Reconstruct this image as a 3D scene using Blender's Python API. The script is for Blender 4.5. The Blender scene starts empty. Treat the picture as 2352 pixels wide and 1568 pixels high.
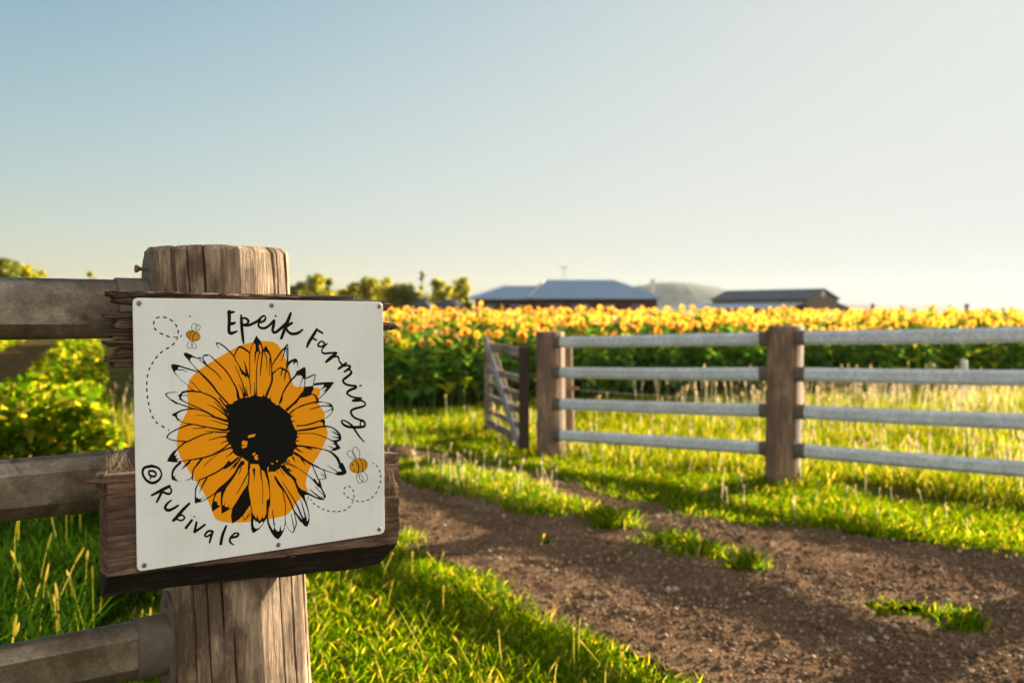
import bpy, bmesh, math, random
import numpy as np
from mathutils import Vector, geometry

# ------------------------------------------------------------------ camera, sky, sun, exposure
SC = bpy.context.scene
COL = SC.collection
FPX, CX, HY, CAMH = 2287.0, 1176.0, 722.0, 1.40      # layout units: a 2352 px wide view, horizon row, eye height
cam_d = bpy.data.cameras.new('camera')
cam = bpy.data.objects.new('camera', cam_d); COL.objects.link(cam)
cam.location = (0, 0, CAMH); cam.rotation_euler = (math.radians(90), 0, 0)
cam_d.sensor_width = 36; cam_d.lens = 35.0
cam_d.shift_y = -(784 - HY) / 2352.0
cam_d.clip_start = 0.05; cam_d.clip_end = 12000
cam_d.dof.use_dof = True; cam_d.dof.focus_distance = 1.76; cam_d.dof.aperture_fstop = 4.5
SC.camera = cam
SUN_AZ, SUN_EL = math.radians(48), math.radians(11.7)  # azimuth clockwise from +Y
SC.view_settings.view_transform = 'Standard'; SC.view_settings.look = 'None'
SC.view_settings.exposure = EXPOSURE = 2.2
SC.view_settings.gamma = 1.0
SC.cycles.use_denoising = True
SC.cycles.max_bounces = 8; SC.cycles.transmission_bounces = 6; SC.cycles.diffuse_bounces = 4
SC.cycles.sample_clamp_indirect = 4.0

W = bpy.data.worlds.new('World'); SC.world = W; W.use_nodes = True
nt = W.node_tree; nt.nodes.clear()
sky = nt.nodes.new('ShaderNodeTexSky'); sky.sky_type = 'NISHITA'; sky.sun_disc = False
sky.sun_elevation = SUN_EL; sky.sun_rotation = SUN_AZ
sky.air_density = 1.0; sky.dust_density = 2.0; sky.ozone_density = 1.5; sky.altitude = 200
hsv = nt.nodes.new('ShaderNodeHueSaturation'); hsv.inputs['Saturation'].default_value = 0.8
nt.links.new(sky.outputs[0], hsv.inputs['Color'])
def wmath(op, a, b, vec=True):
    n = nt.nodes.new('ShaderNodeVectorMath' if vec else 'ShaderNodeMath'); n.operation = op
    for i, v in enumerate((a, b)):
        if v is None: continue
        if isinstance(v, (tuple, float, int)): n.inputs[i].default_value = v
        else: nt.links.new(v, n.inputs[i])
    return n.outputs[0]
# hazy evening air: the sky's range is rolled off softly per channel (x^p / (x^p + k^p))
sx = nt.nodes.new('ShaderNodeSeparateXYZ'); nt.links.new(hsv.outputs[0], sx.inputs[0])
cx = nt.nodes.new('ShaderNodeCombineXYZ')
EXPG = 2.0 ** EXPOSURE
for i, (mx_, kk) in enumerate(((.78, 2.25), (.82, 2.20), (.79, 2.14))):
    p_ = wmath('POWER', wmath('MAXIMUM', sx.outputs[i], .001, False), 2.4, False)
    q_ = wmath('DIVIDE', p_, wmath('ADD', p_, kk ** 2.4, False), False)
    nt.links.new(wmath('MULTIPLY', q_, mx_ * 10.0 / EXPG, False), cx.inputs[i])
# added fill light: a pale sky lobe behind the camera, brightening the sign
tcw = nt.nodes.new('ShaderNodeTexCoord'); dt = nt.nodes.new('ShaderNodeVectorMath'); dt.operation = 'DOT_PRODUCT'
nt.links.new(tcw.outputs['Generated'], dt.inputs[0]); dt.inputs[1].default_value = (.22, -.96, .16)
mr_ = nt.nodes.new('ShaderNodeMapRange'); mr_.interpolation_type = 'SMOOTHSTEP'; mr_.inputs['From Min'].default_value = .05; mr_.inputs['From Max'].default_value = .6
nt.links.new(dt.outputs['Value'], mr_.inputs[0])
mixw = nt.nodes.new('ShaderNodeMixRGB'); nt.links.new(mr_.outputs[0], mixw.inputs['Fac']); nt.links.new(cx.outputs[0], mixw.inputs['Color1'])
BACK_FILL = 1.25; mixw.inputs['Color2'].default_value = (BACK_FILL * 10.2 / EXPG, BACK_FILL * 10 / EXPG, BACK_FILL * 9.45 / EXPG, 1)
bg = nt.nodes.new('ShaderNodeBackground'); bg.inputs['Strength'].default_value = 0.1
out = nt.nodes.new('ShaderNodeOutputWorld')
nt.links.new(mixw.outputs[0], bg.inputs[0]); nt.links.new(bg.outputs[0], out.inputs[0])

sun_d = bpy.data.lights.new('sun', 'SUN'); sun_d.energy = 5.0; sun_d.angle = math.radians(0.6); sun_d.color = (1.0, 0.84, 0.62)
sun = bpy.data.objects.new('sun', sun_d); COL.objects.link(sun)
SDIR = Vector((math.sin(SUN_AZ) * math.cos(SUN_EL), math.cos(SUN_AZ) * math.cos(SUN_EL), math.sin(SUN_EL)))
sun.rotation_euler = SDIR.to_track_quat('Z', 'Y').to_euler(); sun.location = (30, 30, 40)

# ------------------------------------------------------------------ helpers
rng = np.random.default_rng(7); random.seed(7)
ORG = {}

def at(x, y, d):
    """layout pixel + distance ahead -> world point"""
    return np.array([(x - CX) / FPX * d, d, CAMH - (y - HY) / FPX * d])

def ground_at(x, y):
    d = CAMH * FPX / (y - HY)
    return np.array([(x - CX) / FPX * d, d])

def props(o, label=None, cat=None, group=None, kind=None):
    if label: o['label'] = label
    if cat: o['category'] = cat
    if group: o['group'] = group
    if kind: o['kind'] = kind
    return o

def root(name, loc, label=None, cat=None, group=None):
    o = bpy.data.objects.new(name, None); COL.objects.link(o)
    o.empty_display_size = 0.1
    o.location = tuple(float(v) for v in loc); ORG[o.name] = np.array(loc, float)
    return props(o, label, cat, group)

def mesh_from(name, V, F, mats, midx=None, smooth=False):
    me = bpy.data.meshes.new(name)
    if isinstance(F, np.ndarray):
        n, k = F.shape
        me.vertices.add(len(V)); me.vertices.foreach_set('co', np.ascontiguousarray(V, dtype=np.float32).ravel())
        me.loops.add(n * k); me.loops.foreach_set('vertex_index', np.ascontiguousarray(F, dtype=np.int32).ravel())
        me.polygons.add(n); me.polygons.foreach_set('loop_start', np.arange(0, n * k, k, dtype=np.int32))
        me.polygons.foreach_set('loop_total', np.full(n, k, dtype=np.int32))
        me.update(calc_edges=True)
    else:
        me.from_pydata([tuple(map(float, v)) for v in V], [], [tuple(map(int, f)) for f in F]); me.update()
    for m in (mats if isinstance(mats, (list, tuple)) else [mats]): me.materials.append(m)
    if midx is not None: me.polygons.foreach_set('material_index', np.asarray(midx, dtype=np.int32))
    if smooth: me.polygons.foreach_set('use_smooth', np.ones(len(me.polygons), dtype=bool))
    me.validate(); me.update()
    return me

def mk(name, V, F, mats, parent=None, midx=None, smooth=False, origin=None):
    """link ONE mesh object; V in world coordinates"""
    V = np.asarray(V, float)
    if origin is None:
        origin = ORG[parent.name] if parent else np.array([(V[:, 0].min() + V[:, 0].max()) / 2, (V[:, 1].min() + V[:, 1].max()) / 2, V[:, 2].min()])
    origin = np.asarray(origin, float)
    me = mesh_from(name, V - origin, F, mats, midx, smooth)
    o = bpy.data.objects.new(name, me); COL.objects.link(o)
    ORG[o.name] = origin
    if parent: o.parent = parent; o.location = tuple(origin - ORG[parent.name])
    else: o.location = tuple(origin)
    return o

def sstep(a, b, x):
    t = np.clip((x - a) / (b - a), 0, 1); return t * t * (3 - 2 * t)

def _h(ix, iy, s):
    n = (ix.astype(np.int64) * 374761393 + iy.astype(np.int64) * 668265263 + s * 974711) & 0x7fffffff
    n = ((n ^ (n >> 13)) * 1274126177) & 0x7fffffff
    return ((n ^ (n >> 16)) & 0xffff) / 65535.0

def vn(x, y, s=0):
    x = np.asarray(x, float); y = np.asarray(y, float)
    ix = np.floor(x); iy = np.floor(y); fx = x - ix; fy = y - iy
    fx = fx * fx * (3 - 2 * fx); fy = fy * fy * (3 - 2 * fy)
    a = _h(ix, iy, s); b = _h(ix + 1, iy, s); c = _h(ix, iy + 1, s); d = _h(ix + 1, iy + 1, s)
    return (a + (b - a) * fx) * (1 - fy) + (c + (d - c) * fx) * fy - 0.5

def inpoly(P, poly):
    x, y = P[:, 0], P[:, 1]; r = np.zeros(len(P), bool); n = len(poly)
    for i in range(n):
        x1, y1 = poly[i]; x2, y2 = poly[(i + 1) % n]
        c = ((y1 > y) != (y2 > y)) & (x < (x2 - x1) * (y - y1) / ((y2 - y1) + 1e-12) + x1)
        r ^= c
    return r

def gz(x, y):
    x = np.asarray(x, float); y = np.asarray(y, float)
    return -0.085 * sstep(7.8, 10.4, y - 0.25 * x * 0) + 0.03 * vn(x * .7, y * .7, 3) + 0.012 * vn(x * 2.3, y * 2.3, 4)

def absorb(dst, src):
    """melt a second mesh with the same origin into the first object"""
    bm = bmesh.new(); bm.from_mesh(dst.data); bm.from_mesh(src.data); bm.to_mesh(dst.data); bm.free(); bpy.data.objects.remove(src)

class MB:
    """collects simple solids for one mesh"""
    def __init__(s): s.V = []; s.F = []; s.M = []
    def add(s, V, F, m=0):
        o = len(s.V); s.V += [tuple(v) for v in V]; s.F += [tuple(i + o for i in f) for f in F]; s.M += [m] * len(F)
    def box(s, c, half, u=(1, 0, 0), v=(0, 1, 0), w=(0, 0, 1), m=0, bev=0.0):
        c = np.array(c, float); u, v, w = (np.array(a, float) for a in (u, v, w)); a, b, d = half
        if bev <= 0:
            P = [c + u * a * i + v * b * j + w * d * k for k in (-1, 1) for j in (-1, 1) for i in (-1, 1)]
            s.add(P, [(0, 2, 3, 1), (4, 5, 7, 6), (0, 1, 5, 4), (2, 6, 7, 3), (0, 4, 6, 2), (1, 3, 7, 5)], m); return
        q = [(-b + bev, -d), (b - bev, -d), (b, -d + bev), (b, d - bev), (b - bev, d), (-b + bev, d), (-b, d - bev), (-b, -d + bev)]
        rings = [(-a, 1 - bev / min(b, d)), (-a + bev, 1), (a - bev, 1), (a, 1 - bev / min(b, d))]
        P = [c + u * x + v * y * sc + w * z * sc for x, sc in rings for y, z in q]
        F = [(r * 8 + i, r * 8 + (i + 1) % 8, (r + 1) * 8 + (i + 1) % 8, (r + 1) * 8 + i) for r in range(3) for i in range(8)]
        F += [tuple(range(7, -1, -1)), tuple(range(24, 32))]
        s.add(P, F, m)
    def tube(s, pts, rad, n=8, m=0, cap=True):
        pts = [np.array(p, float) for p in pts]; R = rad if hasattr(rad, '__len__') else [rad] * len(pts)
        P = []
        for i, p in enumerate(pts):
            t = pts[min(i + 1, len(pts) - 1)] - pts[max(i - 1, 0)]; t /= np.linalg.norm(t) + 1e-9
            a = np.array([0, 0, 1.0]) if abs(t[2]) < .9 else np.array([1.0, 0, 0])
            e1 = np.cross(t, a); e1 /= np.linalg.norm(e1); e2 = np.cross(t, e1)
            for k in range(n):
                an = 2 * math.pi * k / n; P.append(p + R[i] * (math.cos(an) * e1 + math.sin(an) * e2))
        F = [(i * n + k, i * n + (k + 1) % n, (i + 1) * n + (k + 1) % n, (i + 1) * n + k) for i in range(len(pts) - 1) for k in range(n)]
        if cap: F += [tuple(range(n - 1, -1, -1)), tuple(range((len(pts) - 1) * n, len(pts) * n))]
        s.add(P, F, m)
    def build(s, name, mats, parent=None, smooth=False, origin=None):
        return mk(name, np.array(s.V), s.F, mats, parent, s.M, smooth, origin)

# ------------------------------------------------------------------ materials
def newmat(name):
    m = bpy.data.materials.new(name); m.use_nodes = True
    t = m.node_tree; t.nodes.clear()
    o = t.nodes.new('ShaderNodeOutputMaterial')
    return m, t, o

def N(t, kind, **kw):
    n = t.nodes.new(kind)
    for k, v in kw.items():
        if k in n.inputs: n.inputs[k].default_value = v
        else: setattr(n, k, v)
    return n

def ramp(t, stops):
    r = t.nodes.new('ShaderNodeValToRGB'); e = r.color_ramp.elements
    while len(e) > 1: e.remove(e[-1])
    e[0].position = stops[0][0]; e[0].color = (*stops[0][1], 1)
    for p, c in stops[1:]:
        k = e.new(p); k.color = (*c, 1)
    return r

def simple(name, col, rough=0.6, metal=0.0, noise=0.0, nscale=20.0, bump=0.0, bscale=200.0, spec=0.5):
    m, t, o = newmat(name)
    b = N(t, 'ShaderNodeBsdfPrincipled', Roughness=rough, Metallic=metal)
    b.inputs['Specular IOR Level'].default_value = spec
    tc = N(t, 'ShaderNodeTexCoord')
    if noise > 0:
        n = N(t, 'ShaderNodeTexNoise', Scale=nscale, Detail=6.0); t.links.new(tc.outputs['Object'], n.inputs['Vector'])
        c = np.array(col); r = ramp(t, [(0.3, tuple(np.clip(c * (1 - noise), 0, 1))), (0.7, tuple(np.clip(c * (1 + noise), 0, 1)))])
        t.links.new(n.outputs['Fac'], r.inputs[0]); t.links.new(r.outputs[0], b.inputs['Base Color'])
    else: b.inputs['Base Color'].default_value = (*col, 1)
    if bump > 0:
        n2 = N(t, 'ShaderNodeTexNoise', Scale=bscale, Detail=4.0); t.links.new(tc.outputs['Object'], n2.inputs['Vector'])
        bp = N(t, 'ShaderNodeBump', Strength=bump, Distance=0.01); t.links.new(n2.outputs['Fac'], bp.inputs['Height']); t.links.new(bp.outputs[0], b.inputs['Normal'])
    t.links.new(b.outputs[0], o.inputs[0])
    return m

def wood(name, cols, axis=(0, 0, 1), grain=120.0, stretch=0.04, blotch=7.0, dark=(0.03, 0.02, 0.015), darkamt=0.55, bump=0.5, rough=0.85, bdist=0.004):
    """weathered timber: fibres stretched along an axis, blotches, dark checks"""
    m, t, o = newmat(name)
    b = N(t, 'ShaderNodeBsdfPrincipled', Roughness=rough); b.inputs['Specular IOR Level'].default_value = 0.25
    tc = N(t, 'ShaderNodeTexCoord')
    a = Vector(axis).normalized()
    rot = a.to_track_quat('Z', 'Y').inverted().to_euler()
    m1 = N(t, 'ShaderNodeMapping'); m1.inputs['Rotation'].default_value = rot
    t.links.new(tc.outputs['Object'], m1.inputs[0])
    m2 = N(t, 'ShaderNodeMapping'); m2.inputs['Scale'].default_value = (1, 1, stretch); t.links.new(m1.outputs[0], m2.inputs[0])
    m3 = N(t, 'ShaderNodeMapping'); m3.inputs['Scale'].default_value = (1, 1, 0.42); t.links.new(m1.outputs[0], m3.inputs[0])
    f = N(t, 'ShaderNodeTexNoise', Scale=grain, Detail=8.0, Roughness=0.65, Distortion=0.4); t.links.new(m2.outputs[0], f.inputs['Vector'])
    k = N(t, 'ShaderNodeTexNoise', Scale=blotch, Detail=7.0, Roughness=0.7); t.links.new(m3.outputs[0], k.inputs['Vector'])
    f2 = N(t, 'ShaderNodeTexNoise', Scale=grain * .33, Detail=5.0, Roughness=0.6); t.links.new(m2.outputs[0], f2.inputs['Vector'])
    r = ramp(t, [(0.30, cols[0]), (0.5, cols[1]), (0.72, cols[2])]); t.links.new(f.outputs['Fac'], r.inputs[0])
    r2 = ramp(t, [(0.44, (1, 1, 1)), (0.62, (0, 0, 0))]); t.links.new(k.outputs['Fac'], r2.inputs[0])
    r3 = ramp(t, [(0.34, (1, 1, 1)), (0.46, (0, 0, 0))]); t.links.new(f2.outputs['Fac'], r3.inputs[0])
    mx0 = N(t, 'ShaderNodeMath', operation='MULTIPLY'); t.links.new(r2.outputs[0], mx0.inputs[0]); mx0.inputs[1].default_value = darkamt
    mx1 = N(t, 'ShaderNodeMath', operation='MULTIPLY'); t.links.new(r3.outputs[0], mx1.inputs[0]); mx1.inputs[1].default_value = darkamt * 0.8
    mx = N(t, 'ShaderNodeMath', operation='MAXIMUM'); t.links.new(mx0.outputs[0], mx.inputs[0]); t.links.new(mx1.outputs[0], mx.inputs[1])
    mix = N(t, 'ShaderNodeMixRGB'); mix.inputs['Color2'].default_value = (*dark, 1)
    t.links.new(mx.outputs[0], mix.inputs['Fac']); t.links.new(r.outputs[0], mix.inputs['Color1']); t.links.new(mix.outputs[0], b.inputs['Base Color'])
    ad = N(t, 'ShaderNodeMath', operation='ADD'); t.links.new(f.outputs['Fac'], ad.inputs[0]); t.links.new(f2.outputs['Fac'], ad.inputs[1])
    bp = N(t, 'ShaderNodeBump', Strength=bump, Distance=bdist); t.links.new(ad.outputs[0], bp.inputs['Height']); t.links.new(bp.outputs[0], b.inputs['Normal'])
    t.links.new(b.outputs[0], o.inputs[0])
    return m

def foliage(name, stops, trans=0.5, tcol=None, rough=0.6, gloss=0.015, tboost=1.6):
    """thin leaves: diffuse + translucent, a different tone for every leaf"""
    m, t, o = newmat(name)
    g = N(t, 'ShaderNodeNewGeometry'); r = ramp(t, stops); t.links.new(g.outputs['Random Per Island'], r.inputs[0])
    d = N(t, 'ShaderNodeBsdfDiffuse'); t.links.new(r.outputs[0], d.inputs[0])
    tr = N(t, 'ShaderNodeBsdfTranslucent')
    mul = N(t, 'ShaderNodeMixRGB', blend_type='MULTIPLY'); mul.inputs['Fac'].default_value = 1.0
    tc = tcol or (1.0, 1.0, 0.6); mul.inputs['Color2'].default_value = (tc[0] * tboost, tc[1] * tboost, tc[2] * tboost, 1)
    t.links.new(r.outputs[0], mul.inputs['Color1']); t.links.new(mul.outputs[0], tr.inputs[0])
    mx = N(t, 'ShaderNodeMixShader'); mx.inputs[0].default_value = trans
    t.links.new(d.outputs[0], mx.inputs[1]); t.links.new(tr.outputs[0], mx.inputs[2])
    gl = N(t, 'ShaderNodeBsdfGlossy', Roughness=0.4); gl.inputs[0].default_value = (1, 1, 1, 1)
    m2 = N(t, 'ShaderNodeMixShader'); m2.inputs[0].default_value = gloss
    t.links.new(mx.outputs[0], m2.inputs[1]); t.links.new(gl.outputs[0], m2.inputs[2]); t.links.new(m2.outputs[0], o.inputs[0])
    return m

def galv(name, base=(0.42, 0.41, 0.40), scale=28.0, rough=0.42, metal=0.75, con=1.0):
    """galvanised steel with spangle patches and dull streaks"""
    m, t, o = newmat(name)
    b = N(t, 'ShaderNodeBsdfPrincipled', Metallic=metal)
    tc = N(t, 'ShaderNodeTexCoord')
    mp = N(t, 'ShaderNodeMapping'); mp.inputs['Rotation'].default_value = (0, 0, math.radians(-38)); mp.inputs['Scale'].default_value = (0.7, 1, 1); t.links.new(tc.outputs['Object'], mp.inputs[0])
    v = N(t, 'ShaderNodeTexVoronoi', Scale=scale * 2.2); n0 = N(t, 'ShaderNodeTexNoise', Scale=scale * .8, Detail=5.0, Distortion=0.8)
    n1 = N(t, 'ShaderNodeTexNoise', Scale=scale * .18, Detail=6.0, Roughness=0.7)
    for n in (v, n0, n1): t.links.new(mp.outputs[0], n.inputs['Vector'])
    c = np.array(base)
    r = ramp(t, [(0.0, tuple(c * (1 - .5 * con))), (0.5, tuple(c * .95)), (1.0, tuple(c * (1 + .45 * con)))]); t.links.new(v.outputs['Color'], r.inputs[0])
    r0 = ramp(t, [(0.35, tuple(c * (1 - .65 * con))), (0.65, tuple(c * (1 + .35 * con)))]); t.links.new(n0.outputs['Fac'], r0.inputs[0])
    mx = N(t, 'ShaderNodeMixRGB'); mx.inputs['Fac'].default_value = 0.6; t.links.new(r.outputs[0], mx.inputs['Color1']); t.links.new(r0.outputs[0], mx.inputs['Color2'])
    rb = ramp(t, [(0.42, (0, 0, 0)), (0.66, (1, 1, 1))]); t.links.new(n1.outputs['Fac'], rb.inputs[0])
    m2 = N(t, 'ShaderNodeMixRGB'); t.links.new(rb.outputs[0], m2.inputs['Fac']); t.links.new(mx.outputs[0], m2.inputs['Color1']); m2.inputs['Color2'].default_value = (c[0] * (1 - .5 * con), c[1] * (1 - .58 * con), c[2] * (1 - .66 * con), 1)
    ms = N(t, 'ShaderNodeMapping'); ms.inputs['Rotation'].default_value = (0, 0, math.radians(-38)); ms.inputs['Scale'].default_value = (0.05, 1, 1); t.links.new(tc.outputs['Object'], ms.inputs[0])
    ns = N(t, 'ShaderNodeTexNoise', Scale=scale * 9, Detail=6.0, Roughness=.7); t.links.new(ms.outputs[0], ns.inputs['Vector'])
    rs = ramp(t, [(.3, (.6, .58, .55)), (.5, (1, 1, 1)), (.72, (1.45, 1.45, 1.45))]); t.links.new(ns.outputs['Fac'], rs.inputs[0])
    mul = N(t, 'ShaderNodeMixRGB', blend_type='MULTIPLY'); mul.inputs['Fac'].default_value = .8; t.links.new(m2.outputs[0], mul.inputs['Color1']); t.links.new(rs.outputs[0], mul.inputs['Color2'])
    t.links.new(mul.outputs[0], b.inputs['Base Color'])
    rr = N(t, 'ShaderNodeMapRange'); rr.inputs['To Min'].default_value = rough - .1; rr.inputs['To Max'].default_value = rough + .18
    t.links.new(n0.outputs['Fac'], rr.inputs[0]); t.links.new(rr.outputs[0], b.inputs['Roughness'])
    bp = N(t, 'ShaderNodeBump', Strength=0.12, Distance=0.003); t.links.new(n0.outputs['Fac'], bp.inputs['Height']); t.links.new(bp.outputs[0], b.inputs['Normal'])
    t.links.new(b.outputs[0], o.inputs[0])
    return m

M = {}
TD = np.array([math.sin(math.radians(52)), math.cos(math.radians(52)), 0.0])     # run of the sign board and near rails
ND = np.array([TD[1], -TD[0], 0.0])                                              # towards the viewer
ZD = np.array([0, 0, 1.0])
M['post'] = wood('weathered_post_timber', [(0.21, 0.135, 0.075), (0.37, 0.262, 0.162), (0.54, 0.415, 0.285)], grain=190, stretch=0.075, blotch=15, dark=(0.075, 0.042, 0.026), darkamt=0.85, bump=0.6)
M['farpost'] = wood('fence_post_timber', [(0.15, 0.088, 0.050), (0.29, 0.185, 0.112), (0.45, 0.315, 0.205)], grain=60, stretch=0.05, blotch=6, dark=(0.05, 0.032, 0.025), darkamt=0.6)
M['plank'] = wood('red_brown_board', [(0.085, 0.043, 0.026), (0.185, 0.105, 0.066), (0.33, 0.215, 0.145)], axis=TD, grain=190, stretch=0.07, blotch=22, dark=(0.028, 0.015, 0.010), darkamt=0.6, bump=0.8)
M['wane'] = wood('charred_shaded_edge', [(0.010, 0.006, 0.005), (0.028, 0.018, 0.013), (0.075, 0.050, 0.036)], axis=TD, grain=160, stretch=0.12, blotch=30, dark=(0.008, 0.005, 0.004), darkamt=0.7, bump=1.0)  # rough charred edge; the shade under the board is darkened into its colour
M['rotplank'] = wood('rotted_board', [(0.045, 0.024, 0.014), (0.115, 0.065, 0.039), (0.27, 0.175, 0.115)], axis=TD, grain=190, stretch=0.05, blotch=14, dark=(0.02, 0.012, 0.009), darkamt=0.7, bump=0.9)
M['batten'] = simple('dark_batten', (0.06, 0.03, 0.02), 0.7, noise=.3, nscale=40)
M['galv'] = galv('galvanised_steel', base=(0.31, 0.255, 0.19), metal=.7, rough=.36)
M['fargalv'] = galv('galvanised_rail', base=(0.58, 0.62, 0.63), scale=5, rough=.6, metal=.1, con=.38)
M['bracket'] = simple('painted_bracket', (0.125, 0.098, 0.072), 0.62, metal=.2, noise=.18, nscale=60, bump=.15, bscale=500)
M['screw'] = simple('dull_screw_zinc', (0.25, 0.24, 0.22), 0.45, metal=.7, noise=.2, nscale=300)
M['rust'] = simple('rusty_screw', (0.20, 0.10, 0.055), 0.6, metal=.5, noise=.4, nscale=400)
def panel_mat():
    m, t, o = newmat('white_sign_panel'); b = N(t, 'ShaderNodeBsdfPrincipled', Roughness=.42); b.inputs['Specular IOR Level'].default_value = .3
    tc = N(t, 'ShaderNodeTexCoord'); mp = N(t, 'ShaderNodeMapping'); mp.inputs['Scale'].default_value = (1, 1, .06); t.links.new(tc.outputs['Object'], mp.inputs[0])
    n1 = N(t, 'ShaderNodeTexNoise', Scale=5.0, Detail=6.0, Roughness=.6); t.links.new(tc.outputs['Object'], n1.inputs['Vector'])
    n2 = N(t, 'ShaderNodeTexNoise', Scale=46.0, Detail=5.0, Roughness=.7); t.links.new(mp.outputs[0], n2.inputs['Vector'])
    r1 = ramp(t, [(.3, (.76, .735, .675)), (.5, (.84, .835, .79)), (.7, (.87, .87, .845))]); t.links.new(n1.outputs['Fac'], r1.inputs[0])
    r2 = ramp(t, [(.32, (.86, .83, .77)), (.5, (1, 1, 1))]); t.links.new(n2.outputs['Fac'], r2.inputs[0])
    mx = N(t, 'ShaderNodeMixRGB', blend_type='MULTIPLY'); mx.inputs['Fac'].default_value = .22; t.links.new(r1.outputs[0], mx.inputs['Color1']); t.links.new(r2.outputs[0], mx.inputs['Color2'])
    t.links.new(mx.outputs[0], b.inputs['Base Color']); rr = N(t, 'ShaderNodeMapRange'); rr.inputs['To Min'].default_value = .3; rr.inputs['To Max'].default_value = .6; t.links.new(n1.outputs['Fac'], rr.inputs[0]); t.links.new(rr.outputs[0], b.inputs['Roughness'])
    t.links.new(b.outputs[0], o.inputs[0]); return m
M['panel'] = panel_mat()
M['orange'] = simple('orange_print', (0.95, 0.335, 0.003), 0.5, spec=.12)
M['beeorange'] = simple('bee_print', (0.66, 0.29, 0.006), 0.5, spec=.12)
M['ink'] = simple('black_print', (0.006, 0.005, 0.004), 0.5, spec=.12)
M['web'] = foliage('cobweb_silk', [(0, (0.35, 0.28, 0.2)), (1, (0.6, 0.52, 0.4))], trans=.5, tcol=(1, .9, .75), gloss=.02)
# ------------------------------------------------------------------ setting: ground, dirt road, hills
def ground_mat():
    m, t, o = newmat('ground_soil_and_turf')
    b = N(t, 'ShaderNodeBsdfPrincipled', Roughness=1.0); b.inputs['Specular IOR Level'].default_value = 0.0
    tc = N(t, 'ShaderNodeTexCoord')
    n1 = N(t, 'ShaderNodeTexNoise', Scale=1.3, Detail=8.0, Roughness=.65); n2 = N(t, 'ShaderNodeTexNoise', Scale=0.02, Detail=6.0)
    t.links.new(tc.outputs['Object'], n1.inputs['Vector']); t.links.new(tc.outputs['Object'], n2.inputs['Vector'])
    r1 = ramp(t, [(0.35, (0.06, 0.04, 0.025)), (0.5, (0.05, 0.055, 0.016)), (0.65, (0.075, 0.095, 0.02))]); t.links.new(n1.outputs['Fac'], r1.inputs[0])
    r2 = ramp(t, [(0.35, (0.30, 0.205, 0.10)), (0.55, (0.22, 0.17, 0.07)), (0.7, (0.13, 0.13, 0.045))]); t.links.new(n2.outputs['Fac'], r2.inputs[0])
    sp = N(t, 'ShaderNodeSeparateXYZ'); t.links.new(tc.outputs['Object'], sp.inputs[0])
    mr = N(t, 'ShaderNodeMapRange'); mr.inputs['From Min'].default_value = 60; mr.inputs['From Max'].default_value = 95; t.links.new(sp.outputs['Y'], mr.inputs[0])
    mx = N(t, 'ShaderNodeMixRGB'); t.links.new(mr.outputs[0], mx.inputs['Fac']); t.links.new(r1.outputs[0], mx.inputs['Color1']); t.links.new(r2.outputs[0], mx.inputs['Color2'])
    t.links.new(mx.outputs[0], b.inputs['Base Color']); t.links.new(b.outputs[0], o.inputs[0])
    return m
M['ground'] = ground_mat()
def axis_steps(lo, hi, core_lo, core_hi, step):
    c = list(np.arange(core_lo, core_hi, step)); s = step; x = core_hi; r = []
    while x < hi: r.append(x); s *= 1.18; x += s
    r.append(hi); s = step; x = core_lo; l = []
    while x > lo: s *= 1.18; x -= s; l.append(max(x, lo))
    return np.array(sorted(set(l + c + r)))
gxs = axis_steps(-2600, 2600, -12, 14, .3); gys = axis_steps(-200, 3600, -3, 24, .3)
GX, GY = np.meshgrid(gxs, gys); nx, ny = len(gxs), len(gys)
near = 1 - sstep(25, 60, np.hypot(GX, GY))
GZ = gz(GX, GY) * near - 0.085 * (1 - near) - 0.012
V = np.stack([GX, GY, GZ], -1).reshape(-1, 3)
ii = np.arange(nx - 1)[None, :] + np.arange(ny - 1)[:, None] * nx
F = np.stack([ii, ii + 1, ii + nx + 1, ii + nx], -1).reshape(-1, 4)
props(mk('ground', V, F, M['ground'], smooth=True, origin=(0, 0, 0)), kind='structure')

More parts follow.
